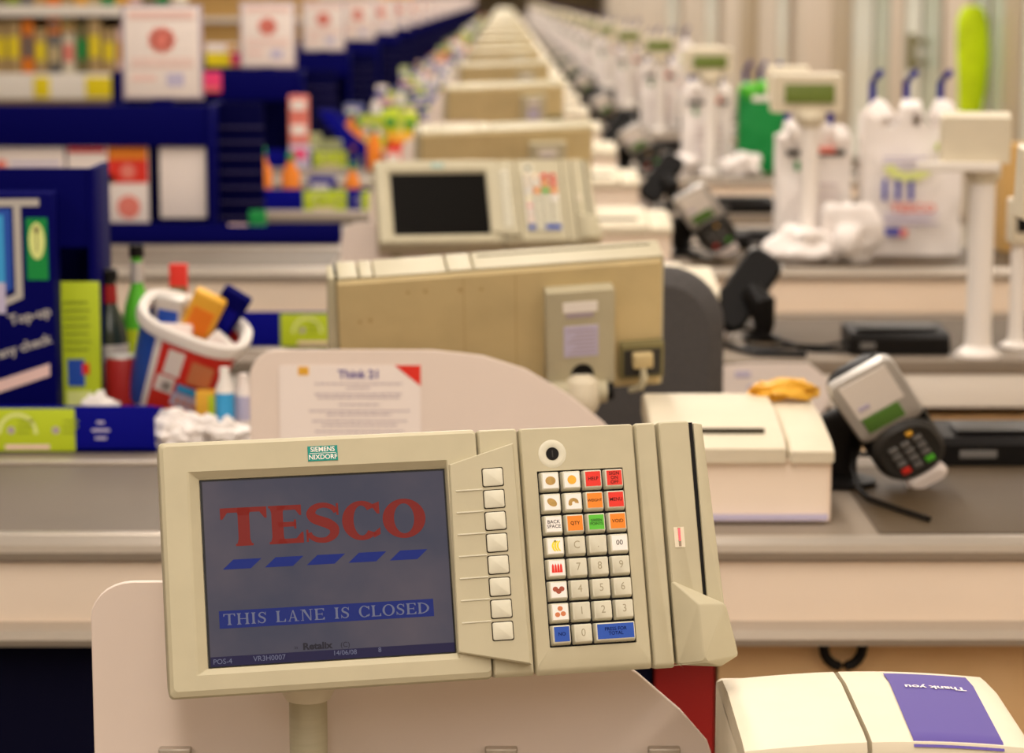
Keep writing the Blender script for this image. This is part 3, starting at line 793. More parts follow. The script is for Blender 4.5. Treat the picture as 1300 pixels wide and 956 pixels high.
mb.loops([L0, L1, L2, L3, L4], 'purple_label' if 'purple_label' in M else 'purple_ink', (False, False), closed=False)
lb = mb.build('blue_label', t); lb['label'] = 'violet blue label with white thank you lettering'
mb = MB(); text_mb(mb, 'Thank you', .0125, .180, .136, zt(.183) + .0046, 'white', rot=math.pi, plane='xy', bold=.0003)
for i, v in enumerate(mb.v): mb.v[i] = (v[0], v[1] , zt(v[0]) + .0022 + .003 * (v[1] - .02) / .13)
mb.build('label_lettering', lb, False)
mb = MB().box(.02, .085, -.003, .004, .062, .080, 'groove'); mb.build('paper_slot', t)

# black tray / deactivator slab
def make_slab():
    t = thing('tag_remover', '', 'device')
    mb = MB().prism([(0, 0), (0, .032), (.012, .042), (.12, .050), (.135, .046), (.135, 0)], 'x', 0, .20, 'black', .003); mb.build('casing', t)
    MB().box(.02, .18, .025, .11, .0475, .0505, 'dark_grey', .002).build('pad', t)
    MB().box(.02, .05, -.0015, .003, .012, .024, 'mid_grey', .001).build('maker_plate', t)
    MB().tube([(.0, .04, .02), (-.05, .03, .012), (-.10, .06, .01), (-.16, .05, .006), (-.2, .1, .005)], .004, 'black', 8).build('cable', t)
    return Proto(t)
sl = make_slab()
for k, j, Y, n in units:
    if n == 1: continue
    if k == 'A':
        sl.place('flat black scanner box with cable on the counter of ' + till(n), 'device', (.690, Y + .06, .852), 0, 'black boxes on the counters', j >= NEAR)
    else:
        o = sl.place('long dark grey box at the back edge of the counter of ' + till(n), 'device', (.655, Y + .502, .852), 0, 'black boxes on the counters', j >= NEAR); o.scale = (1.9, 1, 1)

# pole displays
def make_pole(front):
    t = thing('pole_display', '', 'display')
    MB().lathe([(.045, 0), (.045, .006), (.036, .014), (.027, .022), (.025, .05), (.025, .36), (.027, .37)], 'white', n=22).build('pole', t)
    if front:
        mb = MB().prism([(-.02, .40), (-.028, .50), (.03, .505), (.05, .40)], 'x', -.105, .085, 'cream_pale', .004); b = mb.build('display_head', t)
        X = Matrix.Translation((0, -.0245, .452)) @ Matrix.Rotation(R(-4), 4, 'X')
        MB().box(-.072, .062, -.004, .002, -.027, .024, 'lcd_green', .001).build('green_lcd', b, xf=X)
        MB().lathe([(.03, .36), (.045, .385), (.04, .405)], 'cream_pale', n=20).build('swivel', t)
    else:
        mb = MB().prism([(-.03, .385), (-.035, .475), (.0, .485), (.05, .46), (.05, .385)], 'x', -.085, .05, 'cream_pale', .004); b = mb.build('display_head', t)
        mb = MB().box(-.13, .03, -.052, -.03, .370, .388, 'white_back', .002); mb.build('rear_ledge', b)
        MB().lathe([(.026, .345), (.036, .36), (.036, .38), (.02, .39)], 'cream_pale', n=20).build('swivel', t)
    return Proto(t)
pB, pA = make_pole(True), make_pole(False)
for k, j, Y, n in units:
    if n == 1: continue
    if k == 'B': pB.place('cream customer display with green screen on a pole, at ' + till(n), 'display', (.825, Y + .26, .851), 0, 'pole displays', j >= NEAR)
    else: pA.place('cream pole display turned away from us, at ' + till(n), 'display', (.943, Y + .05, .851), R(-8), 'pole displays', j >= NEAR)
# second slim pole with a small black reader at the right edge
t = thing('reader_pole', 'slim white pole with small black reader box at the right edge of the frame', 'reader', (1.045, PA + P + .17, .851))
MB().lathe([(.034, 0), (.034, .005), (.018, .014), (.016, .03), (.016, .215)], 'white', n=18).build('pole', t)
MB().box(-.022, .10, -.03, .03, .212, .305, 'cream_pale', .006).build('housing', t)
MB().box(-.012, .09, -.034, -.028, .238, .292, 'black', .003).build('reader_window', t)

# carrier bag bundles
def bag_mesh(mb, x0, x1, y0, y1, h, m, seed, tops=True, bulge=.012):
    nx, nz = 12, 14; 
    def side(y, sgn):
        g = []
        for i in range(nz + 1):
            row = []
            for q in range(nx + 1):
                u = q / nx; v = i / nz; x = x0 + (x1 - x0) * u; z = h * v
                if tops and v > .82: z = h * .82 + (v - .82) * h * (1.0 + .35 * math.cos(u * math.pi * 4 * 1.0))
                k = math.sin(math.pi * u) * math.sin(math.pi * min(1, v * .9 + .1)) * bulge
                nn = noise.noise(Vector((x * 18, z * 14, seed))) * .010
                row.append((x + nn * .4, y + sgn * (k + nn), z))
            g.append(row)
        return g
    a = side(y0, -1); b = side(y1, 1)
    L = [ra + list(reversed(rb)) for ra, rb in zip(a, b)]
    mb.loops(L, m)
def make_bag(variant):
    t = thing('carrier_bag_bundle', '', 'bags')
    W, Hh = (.27, .37) if variant == 0 else (.20, .31)
    mb = MB(); bag_mesh(mb, 0, W, 0, .09, Hh, 'bag_white' if variant != 2 else 'green', variant * 3.1); mb.build('bag_stack', t)
    pr = MB(); y = -.028
    if variant == 0:
        for i in range(3): pr.box(.05 + i * .036, .062 + i * .036, y - .003, y + .004, .155, .212, 'blue_ink')
        text_mb(pr, 'TESCO', .032, .135, .132, y - .003, 'red_soft', bold=.001, xs=1.25)
        for i in range(3): pr.box(.055, .205 - .02 * (i % 2), y - .002, y + .002, .088 + .012 * i, .093 + .012 * i, 'lavender')
        pr.box(.055, .10, y - .003, y + .002, .058, .078, 'blue_ink'); pr.box(.10, .12, y - .003, y + .002, .055, .075, 'red_soft')
        pr.cyl((.205, y + .01, .300), (.205, y - .003, .300), .012, 'lime', n=20)
        for i in range(3): pr.box(.05, .17 - .015 * i, y - .001, y + .004, .268 - .013 * i, .2725 - .013 * i, 'lavender')
        pr.polys(arc_strip(.12, .265, (.075, .058), (.045, .035), 200, 340, 12), y - .003, 'lime_pale')
    elif variant == 1:
        pr.box(.02, .18, -.012, .002, .275, .290, 'dark_grey'); pr.box(.10, .15, -.02, .0, .282, .298, 'red_soft'); pr.box(.04, .055, y - .002, y + .006, .235, .26, 'green')
        for i in range(6): pr.box(.05, .16, y - .0005, y + .004, .05 + .028 * i, .060 + .028 * i, 'bag_print')
    pr.build('bag_print' if variant < 2 else 'bag_mark', t) if pr.v else None
    # wire holder with blue handles
    wh = MB()
    for x in (.04, W / 2, W - .04): wh.tube([(x, .125, 0), (x, .125, Hh + .10), (x + .01, .05, Hh + .13)], .010, 'royal', 8)
    wh.box(0, W, .105, .115, 0, .012, 'aluminium'); wh.build('bag_holder', t)
    hb = MB()
    for i, x in enumerate((.045, W / 2, W - .045)): hb.blob((x, .04, Hh + .01), (.042, .045, .048), 'bag_white' if variant != 2 else 'green_bright', .25, 2.5, variant * 5 + i, 2)
    hb.build('handle_loops', t)
    return Proto(t)
bg = [make_bag(0), make_bag(1), make_bag(2)]
for k, j, Y, n in units:
    if k != 'B' or j < 1: continue
    far = j >= NEAR
    if j == 1:
        bg[0].place('thick bundle of white carrier bags printed with blue stripes and red lettering', 'bags', (.985, Y + .35, .853), 0, 'carrier bag bundles', False)
        bg[1].place('narrow bundle of plain white carrier bags left of the printed bundle', 'bags', (.755, Y + .36, .853), R(2), 'carrier bag bundles', False)
    else:
        a = bg[1].place('pale bundle of carrier bags on a holder at ' + till(n), 'bags', (.72 + random.uniform(-.02, .02), Y + .35, .853), R(random.uniform(-2, 2)), 'carrier bag bundles', far)
        if j == 2: bg[2].place('bright green carrier bags hanging at ' + till(n), 'bags', (.945, Y + .33, .853), 0, 'carrier bag bundles', far)
        else: bg[(j * 7) % 2].place('second white bundle of carrier bags, on the outer side at ' + till(n), 'bags', (.97 + random.uniform(-.02, .05), Y + .34, .853), 0, 'carrier bag bundles', far)
# loose crumpled bags
for i, (x, Y, d, s_) in enumerate(((.80, PB + P + .18, (.085, .06, .05), 1), (.925, PB + P + .20, (.07, .06, .085), 2), (.70, PB + 2 * P + .18, (.07, .05, .05), 3), (.94, PB + P * 2 + .14, (.08, .05, .05), 4))):
    m = MB().blob((0, 0, d[2] * .8), d, 'bag_white', .30, 1.5, s_, 4).build('crumpled_bag'); m.location = (x, Y, .853)
    tag(m, ['small crumpled white plastic bag lying in front of the narrow bag bundle', 'taller crumpled white bag beside the striped bag bundle', 'crumpled white bag by the sixth till, nearer the row', 'crumpled white bag by the sixth till, beside the pole'][i], 'bag', 'crumpled bags')
# carton far right
t = thing('cardboard_carton', 'tall orange-brown cardboard carton behind the white pole at the right', 'carton', (1.39, PB + P + .45, .852))
MB().box(0, .10, 0, .10, 0, .30, 'card_brown', .003).build('carton_body', t); MB().box(.045, .055, -.0015, .0, 0, .30, 'tan').build('packing_tape', t)
# duster + papers behind printer of the second till
m = MB().blob((0, 0, .02), (.045, .03, .016), 'amber', .3, 3, 9, 3).build('yellow_duster'); m.location = (.405, PB + .355, .974); tag(m, 'crumpled yellow ochre duster behind the cream printer', 'cloth')
# blue marked paper hanging at the front of the third counter
t = thing('hanging_paper', 'white paper with two blue marks hanging on the third counter panel', 'paper', (.53, PA + P, .745))
MB().prism([(-.16, .0), (-.16, .09), (-.05, .10), (.07, .10), (.12, .06), (.10, .0)], 'y', -.004, .001, 'paper').build('paper_sheet', t)
MB().box(-.075, -.045, -.0055, -.003, .072, .084, 'lavender').box(-.05, -.015, -.0055, -.003, .045, .057, 'lavender').build('blue_mark', t)
# cable sweep on the third counter
mb = MB().tube([(.50, PA + P + .30, .870), (.56, PA + P + .20, .862), (.62, PA + P + .10, .856), (.72, PA + P + .09, .856)], .005, 'black', 8); tag(mb.build('power_cable'), 'thin black cable running along the third counter to the scanner box', 'cable')
mb = MB().tube([(.42, PA + P + .25, .857), (.47, PA + P + .12, .857), (.50, PA + P + .05, .857), (.60, PA + P + .035, .857)], .007, 'black', 8); tag(mb.build('power_cable'), 'thick black cable end on the third counter beside the chair back', 'cable')
# hook ring under the bumper
mb = MB(); ring = [(.026 * math.cos(R(a)), 0, .026 * math.sin(R(a))) for a in range(-200, 100, 20)]
mb.tube(ring, .007, 'black', 10); hk = mb.build('hook_ring'); hk.location = (.452, PB + .030, .700); tag(hk, 'black ring hook under the metal bumper by the wooden base', 'hook')

# cashier chair
t = thing('cashier_chair', 'dark grey fabric office chair showing its rounded back behind the tills', 'chair', (.20, 4.10, 0))
def cushion(x0, x1, z0, z1, th, m):
    mb = MB(); mb.loops([[(x, y, z) for x, z in rr(x0 + e, x1 - e, z0 + e, z1 - e, r, 8)] for e, r, y in ((.03, .08, -th / 2 - .01), (.006, .10, -th / 2 + .012), (0, .105, 0), (.006, .10, th / 2 - .012), (.03, .08, th / 2))], m); return mb
cushion(-.195, .185, .60, 1.095, .07, 'seat_fabric').build('backrest', t)
mb = MB(); mb.loops([[(x, y - .22, z) for x, y in rr(-.22 + e, .21 - e, -.22 + e, .22 - e, .08, 8)] for e, z in ((.03, .42), (0, .44), (0, .475), (.03, .495))], 'seat_fabric'); mb.build('seat', t)
MB().tube([(0, .035, .80), (0, .06, .60), (0, .0, .40), (0, -.22, .40)], .018, 'black', 10).build('back_bracket', t)
MB().cyl((0, -.22, .10), (0, -.22, .42), .025, 'black').build('gas_column', t)
for i in range(5):
    a = R(72 * i + 20); l = MB().tube([(0, -.22, .10), (.26 * math.cos(a), -.22 + .26 * math.sin(a), .065)], [.024, .014], 'black', 10).build('base_arm', t)
    MB().cyl((.26 * math.cos(a) - .012, -.22 + .26 * math.sin(a), .03), (.26 * math.cos(a) + .012, -.22 + .26 * math.sin(a), .03), .03, 'black', n=16).build('castor', l)

# ================================================================== left hand side : racks
def make_rack(kind):
    t = thing('impulse_rack', '', 'rack')
    W = .46
    MB().box(-W, 0, .0, .10, 0, .006, 'royal').box(-W, 0, 0, .004, 0, .074, 'royal', .001).box(-W, 0, .096, .10, 0, .055, 'royal').build('tray', t)
    c = MB().box(-W + .19, -W + .335, -.003, -.0003, .002, .070, 'lime', .001)
    c.polys(arc_strip(-W + .245, .030, (.032, .034), (.026, .028), 0, 180, 14), -.0034, 'lime_pale')
    for x in (-.225, -.155): c.cyl((x, -.0034, .036), (x, -.0026, .036), .006, 'ink_grey', n=14); c.box(x + .010, x + .035, -.0034, -.0028, .040, .043, 'lime_dark').box(x + .010, x + .030, -.0034, -.0028, .031, .034, 'lime_dark').box(x + .012, x + .036, -.0034, -.0028, .049, .052, 'lime_dark')
    c.box(-.235, -.165, -.0034, -.0028, .006, .013, 'pink_pale')
    c.build('lime_label', t)
    c = MB()
    for i, wd in enumerate((.012, .028, .018)): c.box(-.085 - wd / 2, -.085 + wd / 2, -.0012, .0, .046 - i * .0125, .050 - i * .0125, 'lavender')
    c.build('blue_label_text', t)
    if kind == 1: MB().box(-.075, -.0, -.003, -.0003, .0, .066, 'lime', .001).build('small_lime_label', t)
    return Proto(t)
rk0, rk1 = make_rack(0), make_rack(1)
t = thing('impulse_rack', '', 'rack'); MB().box(-.80, 0, 0, .10, 0, .006, 'navy').box(-.80, 0, 0, .004, 0, .055, 'navy', .001).box(-.80, 0, .096, .10, 0, .055, 'navy').build('tray', t); rk2 = Proto(t)
for k, j, Y, n in units:
    if n == 1: continue
    if n == 2: rk0.place('blue rack front with lime-yellow label on the nearest counter at the left', 'rack', (-.548, Y + .62, .851), 0, 'impulse racks', False)
    elif n == 3:
        rk1.place('blue rack with lime label peeping above the frosted notice panel', 'rack', (-.186, Y + .17, .851), 0, 'impulse racks', False)
    elif n == 4: rk2.place('long plain navy strip rack on the fourth counter, under the magazine stand', 'rack', (-.475, Y + .66, .851), 0, 'impulse racks', False)
    elif k == 'B': rk1.place('blue rack strip on the counter of ' + till(n), 'rack', (-.50 + (.02 if j < 2 else -.03), Y + .66, .851), 0, 'impulse racks', j >= NEAR)
    else: rk1.place('blue rack strip on the counter of ' + till(n), 'rack', (-.40, Y + .17, .851), 0, 'impulse racks', j >= NEAR)

# blue magazine stands
def make_stand():
    t = thing('magazine_stand', '', 'stand')
    MB().box(-.80, -.01, 0, .03, .275, .395, 'navy', .003).build('top_beam', t)
    mb = MB()
    mb.prism([(-.005, 0), (.30, .0), (.30, .395), (-.005, .395)], 'x', -.012, .0, 'navy', .002)
    mb.build('side_cheek', t)
    mb = MB().box(-.0, .135, .18, .19, .03, .395, 'navy_dark', .002)
    for i in range(7): mb.box(-.0, .135, .174, .182, .05 + i * .045, .054 + i * .045, 'navy_line')
    mb.build('mesh_wing', t)
    MB().box(-.80, 0, .28, .30, .0, .30, 'navy_dark').build('back_board', t)
    MB().box(-.80, .0, -.01, .30, .0, .030, 'navy', .002).build('bottom_shelf', t)
    MB().box(-.13, -.05, -.013, -.009, .004, .028, 'sky').build('cyan_strip', t)
    MB().box(-.80, -.78, 0, .30, 0, .395, 'navy').build('far_cheek', t)
    return Proto(t)
ms = make_stand()
def make_poster():
    t = thing('poster_holder', '', 'poster')
    MB().box(-.118, .118, 0, .012, 0, .276, 'ink_grey', .003).build('frame', t)
    c = MB().box(-.108, .108, -.002, .001, .010, .268, 'paper', .0005)
    s = c.build('poster_sheet', t)
    c = MB().box(-.095, .095, -.0035, -.0018, .234, .258, 'pink_pale')
    for i in range(9):
        a = R(40 * i); c.polys([ell(.0 + .024 * math.cos(a), .175 + .022 * math.sin(a), .017, .012, rot=a)], -.0042, 'red_soft')
    c.polys([ell(0, .175, .02, .02)], -.0046, 'red_soft')
    for i in range(3): c.box(-.09, .09, -.0035, -.0018, .095 + .011 * i, .1005 + .011 * i, 'pink_pale')
    c.box(-.09, -.02, -.0035, -.0018, .055, .073, 'pink_pale').box(.012, .062, -.0035, -.0018, .040, .078, 'lavender')
    c.build('poster_print', s)
    MB().box(-.03, .03, -.002, .03, -.018, .004, 'navy').build('clip', t)
    return Proto(t)
po = make_poster()
for k, j, Y, n in units:
    if k != 'B': continue
    if j == 0:
        s0 = ms.place('dark blue magazine stand at the left edge behind the top-up carton', 'stand', (-.672, Y + .84, .885), 0, 'magazine stands'); s0.scale = (1, .5, 1.09); s0.location.z = .851
        for c in list(s0.children):
            if c.name.startswith('mesh_wing'): bpy.data.objects.remove(c)
        continue
    ms.place('navy blue magazine stand left of ' + till(n), 'stand', (-.855, Y + .78, .851), 0, 'magazine stands', j >= NEAR)
    nm = ('nearest and largest white poster with a red splash on the blue stand' if j == 1 else 'white and red poster in a holder above ' + till(n))
    po.place(nm, 'poster', (-.995, Y + .80, .851 + .395 + .014), 0, 'posters on the stands', j >= NEAR)
    po_b = None

# magazines / cards inside the stands
def card(name, label, cat, x0, x1, z0, z1, y, base, marks, g='magazines on the stand by the fourth till'):
    t = thing(name, label, cat, ((x0 + x1) / 2, y, z0), 0, g); w2 = (x1 - x0) / 2; h = z1 - z0
    MB().box(-w2, w2, 0, .02, 0, h, base, .001).build('cover', t)
    for kind, a in marks:
        c = MB()
        if kind == 'b': c.box(a[0] * w2, a[1] * w2, -.0018, -.0002, a[2] * h, a[3] * h, a[4])
        else: c.polys([ell(a[0] * w2, a[1] * h, a[2], a[2], 18)], -.0022, a[3])
        c.build('cover_print', t)
Y4 = PB + P + .80
card('magazine', 'white leaflet pack with a small red mark at the left of the stand', 'magazine', -1.50, -1.29, .882, 1.122, Y4, 'paper', [('b', (-.95, -.6, .70, .85, 'red_soft')), ('b', (-.5, .9, .78, .83, 'lavender')), ('b', (-.9, .9, .62, .66, 'lavender'))])
card('magazine', 'white and red magazine next to the blue carton edge', 'magazine', -1.28, -1.165, .882, 1.124, Y4, 'paper', [('b', (-.95, .95, .93, 1, 'red')), ('b', (-.9, -.2, .4, .62, 'red')), ('b', (-.9, .9, .02, .16, 'red')), ('b', (-.5, .8, .3, .36, 'pink_pale'))])
card('magazine', 'orange and red magazine with a white band and red disc', 'magazine', -1.160, -1.045, .882, 1.126, Y4, 'paper', [('b', (-1, 1, .84, 1, 'orange')), ('b', (-1, 1, .56, .84, 'red')), ('b', (-1, -.7, .56, .66, 'amber')), ('c', (0, .27, .034, 'red_soft')), ('b', (-.9, .9, .0, .07, 'red_soft')), ('c', (0, .7, .022, 'red_soft'))])
card('notice_card', 'blank off-white card hung in the blue stand right of the magazines', 'card', -1.01, -.875, .915, 1.128, Y4, 'paper', [])
card('magazine', 'tiny green pack at the foot of the stand corner', 'pack', -.74, -.69, .885, .945, Y4 - .1, 'green', [('b', (-.8, .8, .1, .3, 'white'))])
card('magazine', 'small pink pack lying beside the blue foot strip', 'pack', -.80, -.745, .882, .905, Y4 - .1, 'pink_pale', [])
# promotional packs behind the second stand
card('promo_pack', 'yellow and pink promotional pack between the two nearest posters', 'pack', -1.27, -1.12, 1.262, 1.322, PB + 2 * P + .9, 'yellow', [('b', (.4, 1, .1, 1, 'pink'))], 'promotional packs')
card('promo_pack', 'white pack above the yellow promotional pack', 'pack', -1.27, -1.13, 1.323, 1.363, PB + 2 * P + .9, 'paper', [('b', (.3, .9, .2, .8, 'amber'))], 'promotional packs')
card('promo_pack', 'pink pack hung on the left of the second stand', 'pack', -1.27, -1.19, 1.16, 1.245, PB + 2 * P + .755, 'pink', [('b', (-.8, .8, .1, .25, 'red_soft'))], 'promotional packs')

# ------- goods on and behind the nearest rack (left)
Yg = PB + .80
# top-up carton
t = thing('topup_carton', 'blue leaflet carton reading Top-up and any check, at the left edge', 'carton', (-.728, PB + .765, .852))
MB().box(-.25, .0, 0, .06, 0, .395, 'navy', .002).build('carton_body', t)
mb = MB()
mb.polys([[(-.245, .372), (-.245, .384), (-.02, .386), (-.02, .374)]], -.0008, 'silver')
mb.polys([[(-.245, .14), (-.05, .225), (-.05, .374), (-.062, .374), (-.062, .232), (-.245, .155)]], -.0010, 'silver'); mb.build('silver_band', t)
mb = MB().polys([[(-.245, .165), (-.066, .24), (-.066, .37), (-.245, .37)]], -.0006, 'blue_mid').polys([q4(-.16, -.078, .25, .36)], -.0014, 'sky').polys([q4(-.16, -.078, .20, .25)], -.0014, 'lavender'); mb.build('phone_picture', t)
mb = MB().box(-.042, -.008, -.0018, -.0002, .255, .355, 'green_dull' if 'green_dull' in M else 'green').polys([ell(-.025, .318, .013, .030, 22)], -.0026, 'lime_pale').polys([q4(-.0258, -.0242, .30, .335)], -.0032, 'olive').polys([ell(-.025, .336, .004, .006, 12)], -.0032, 'olive'); mb.build('green_badge', t)
mb = MB(); text_mb(mb, 'Top-up', .0235, -.040, .196, -.0012, 'silver', rot=R(14), bold=.0006); text_mb(mb, 'any check', .0225, -.050, .146, -.0012, 'silver', rot=R(17), bold=.0006)
mb.polys([[(-.245, .02), (-.245, .04), (-.01, .118), (-.01, .098)]], -.0012, 'pink_pale'); mb.build('white_lettering', t)
# lime card beside
t = thing('lime_card', 'tall lime green card with small product pictures beside the blue carton', 'card', (-.697, PB + .829, .852))
MB().box(-.034, .030, 0, .010, .0, .243, 'lime', .001).build('card_sheet', t)
mb = MB()
for i in range(7): mb.box(-.028, .012 + .004 * (i % 2), -.0012, -.0003, .13 + .013 * i, .1335 + .013 * i, 'lime_dark')
mb.box(-.024, .004, -.0012, -.0003, .07, .115, 'blue_mid').box(.0, .012, -.0016, -.0003, .09, .108, 'red').box(-.026, .016, -.0012, -.0003, .02, .062, 'lime_pale'); mb.build('card_print', t)
# bottles
def bottle(label, x, Y, h, r, m, neck, cap, g='bottles behind the rack'):
    t = thing('glass_bottle', label, 'bottle', (x, Y, .851), 0, g)
    MB().lathe([(r * .9, 0), (r, .006), (r, h * .55), (r * .85, h * .64), (r * .42, h * .76), (r * .36, h * .93), (r * .42, h * .95)], m, n=24).build('glass_body', t)
    MB().lathe([(r * 1.02, h * .15), (r * 1.03, h * .16), (r * 1.03, h * .50), (r * 1.02, h * .51)], neck, n=24).build('label_wrap', t)
    MB().lathe([(r * .50, h * .93), (r * .5, h * .99), (r * .42, h)], cap, n=18).build('cap', t)
    MB().lathe([(r * .46, h * .78), (r * .41, h * .9)], 'red_dark' if 'dark' in m else 'silver', n=18).build('neck_foil', t)
bottle('dark bottle with a dark red neck and black cap beside the lime card', -.665, PB + .92, .255, .030, 'bottle_dark', 'silver', 'black')
bottle('green glass bottle with silver neck, tallest behind the counter goods', -.627, PB + .98, .29, .026, 'green_bright', 'lime', 'black')
m = MB().blob((0, 0, .03), (.035, .02, .035), 'white', .25, 2, 4, 3).build('plastic_wrap'); m.location = (-.665, PB + .78, .852); tag(m, 'crumpled clear wrap at the foot of the lime card', 'wrap')
m = MB().blob((0, 0, .02), (.03, .015, .02), 'lavender', .25, 2, 6, 3).build('plastic_wrap'); m.location = (-.615, PB + .78, .852); tag(m, 'bluish scrap of wrap behind the blue rack label', 'wrap')
# red tin between
t = thing('drink_can', 'dark red can standing between the lime card and the tub', 'can', (-.635, PB + .86, .851)); MB().lathe([(.026, 0), (.03, .008), (.03, .105), (.025, .115)], 'red_dark').build('can_body', t); MB().lathe([(.025, .115), (.024, .118)], 'silver').build('can_lid', t)
# tub with rim, tilted
t = thing('plastic_tub', 'tilted red and blue printed plastic tub with a thick white rim', 'tub', (-.563, PB + .87, .886))
t.rotation_euler = (R(20), R(21), 0)
mb = MB(); n = 40; L = []
prof = [(.066, 0), (.070, .005), (.080, .10), (.086, .155)]
def sup(r, k): a = 2 * math.pi * k / n; return (r * (abs(math.cos(a)) ** .75) * (1 if math.cos(a) > 0 else -1), r * .72 * (abs(math.sin(a)) ** .75) * (1 if math.sin(a) > 0 else -1))
for r, z in prof: L.append([(*sup(r, k), z) for k in range(n)])
mb.loops(L, 'red', (True, False))
# paint side faces: left third blue, thin white edge
for i, f in enumerate(mb.f):
    if len(f) == 4:
        cx = sum(mb.v[q][0] for q in f) / 4; cy = sum(mb.v[q][1] for q in f) / 4
        if cx < -.045: mb.m[i] = mb.mi('blue_mid')
        elif cx < -.028: mb.m[i] = mb.mi('white')
body = mb.build('tub_body', t)
mb = MB()
def fr(x, z): # point on the front face
    r = .066 + (.086 - .066) * z / .155; return (x, -r * .72 - .0025, z)
def patch(x0, x1, z0, z1, m): mb.add([fr(x0, z0), fr(x1, z0), fr(x1, z1), fr(x0, z1)], [(0, 1, 2, 3)], m)
patch(-.020, .008, .088, .138, 'paper'); patch(-.026, .004, .052, .084, 'paper'); patch(-.014, .0, .056, .074, 'silver')
patch(.010, .050, .062, .078, 'sky_pale' if 'sky_pale' in M else 'sky'); patch(.006, .048, .034, .060, 'lavender')
for x in (.014, .026, .038): patch(x, x + .007, .04, .05, 'orange')
patch(.022, .060, .085, .13, 'terracotta')
mb.build('front_label', body)
mb = MB(); L = []
for rr_, z in ((.083, .150), (.094, .150), (.097, .160), (.095, .172), (.088, .176), (.080, .170), (.078, .155)): L.append([(*sup(rr_, k), z) for k in range(n)])
L.append(L[0]); mb.loops(L, 'white', (False, False)); mb.build('white_rim', t)
# packets inside the tub
for i, (x, y, z, rx, ry, sz, m, m2, lbl) in enumerate((
    (-.035, .01, .10, -8, -12, (.05, .02, .085), 'silver', 'blue_mid', 'grey packet with blue print, left in the tub'),
    (.000, .02, .11, 5, 6, (.055, .02, .11), 'amber', 'orange', 'orange-yellow packet standing out of the tub'),
    (.025, .03, .11, 2, 12, (.05, .02, .125), 'navy', 'royal', 'dark blue packet, tallest in the tub'),
    (.035, -.02, .09, -14, 25, (.06, .02, .075), 'white', 'lavender', 'white and lilac packet lying at the right in the tub'),
    (-.01, -.03, .09, -30, -20, (.06, .02, .07), 'paper', 'orange', 'white and orange packet at the front of the tub'))):
    T = Matrix.Translation(t.location) @ t.rotation_euler.to_matrix().to_4x4() @ Matrix.Translation((x, y, z)) @ Matrix.Rotation(R(ry), 4, 'Y') @ Matrix.Rotation(R(rx), 4, 'X')
    q = thing('snack_packet', lbl, 'packet', (0, 0, 0), 0, 'packets in the tub'); q.matrix_world = T
    MB().box(-sz[0] / 2, sz[0] / 2, -sz[1] / 2, sz[1] / 2, 0, sz[2], m, .005).build('packet_body', q)
    MB().box(-sz[0] / 3, sz[0] / 3, -sz[1] / 2 - .001, -sz[1] / 2 + .001, sz[2] * .3, sz[2] * .75, m2).build('packet_print', q)
card('red_pack', 'small pack with red top behind the tub', 'pack', -.575, -.545, .852, 1.105, PB + 1.0, 'red', [('b', (-1, 1, 0, .85, 'olive'))], 'packs behind the tub')
# clear wrapped goods right of tub
for i, (x, h, lbl, m1, m2) in enumerate(((-.452, .115, 'slim white and blue bottle right of the tub', 'white', 'sky'), (-.425, .10, 'small clear bottle beside the frosted panel edge', 'paper', 'lavender'))):
    t = thing('small_bottle', lbl, 'bottle', (x, PB + .74 + .03 * i, .852), 0, 'small bottles right of the tub')
    MB().lathe([(.012, 0), (.015, .004), (.015, h * .7), (.008, h * .85), (.008, h)], m1, n=18).build('bottle_body', t); MB().lathe([(.0155, h * .25), (.0155, h * .65)], m2, n=18, cap=(False, False)).build('label_wrap', t)
card('snack_bag', 'yellow and green bag leaning at the right of the tub', 'packet', -.502, -.470, .852, .925, PB + .76, 'amber', [('b', (.3, 1, .1, .9, 'lime'))], 'packs behind the tub')
for i, (x, y, d) in enumerate(((-.525, .70, (.035, .02, .03)), (-.485, .69, (.03, .02, .028)), (-.44, .68, (.035, .02, .022)), (-.535, .655, (.025, .02, .022)))):
    m = MB().blob((0, 0, d[2] * .8), d, 'bag_white', .34, 1.9, 20 + i, 4).build('clear_wrap'); m.location = (x, PB + y, .852)
    tag(m, ['crumpled shiny wrap in front of the tub', 'second crumpled wrap, under the yellow bag', 'flat pale wrap near the frosted panel', 'pale wrap at the end of the blue rack'][i], 'wrap', 'shiny wraps before the tub')

# ------- goods on racks further along
rg = random.Random(11)
goods = []
def make_goods(kind, c1, c2):
    t = thing('product_' + kind, '', kind)
    if kind == 'bottle':
        MB().lathe([(.028, 0), (.03, .01), (.03, .11), (.012, .145), (.012, .16)], c1, n=18).build('bottle_body', t); MB().lathe([(.014, .155), (.014, .175), (.01, .178)], c2, n=14).build('cap', t)
    elif kind == 'box':
        MB().box(-.04, .04, -.025, .025, 0, .10, c1, .002).build('box_body', t); MB().box(-.03, .03, -.0265, -.0245, .04, .08, c2).build('print', t)
    elif kind == 'packet':
        MB().prism([(-.025, .012), (-.018, 0), (.018, 0), (.022, .06), (.006, .12), (-.006, .12), (-.024, .06)], 'x', -.045, .045, c1, .002).build('packet_body', t); MB().prism([(-.027, .03), (-.0262, .03), (-.0262, .07), (-.027, .07)], 'x', -.03, .03, c2).build('print', t)
    elif kind == 'tin':
        MB().lathe([(.036, 0), (.038, .004), (.038, .09), (.036, .094)], c1, n=20).build('tin_body', t); MB().lathe([(.0385, .03), (.0385, .07)], c2, n=20, cap=(False, False)).build('label_wrap', t)
    return Proto(t)
gl = {}
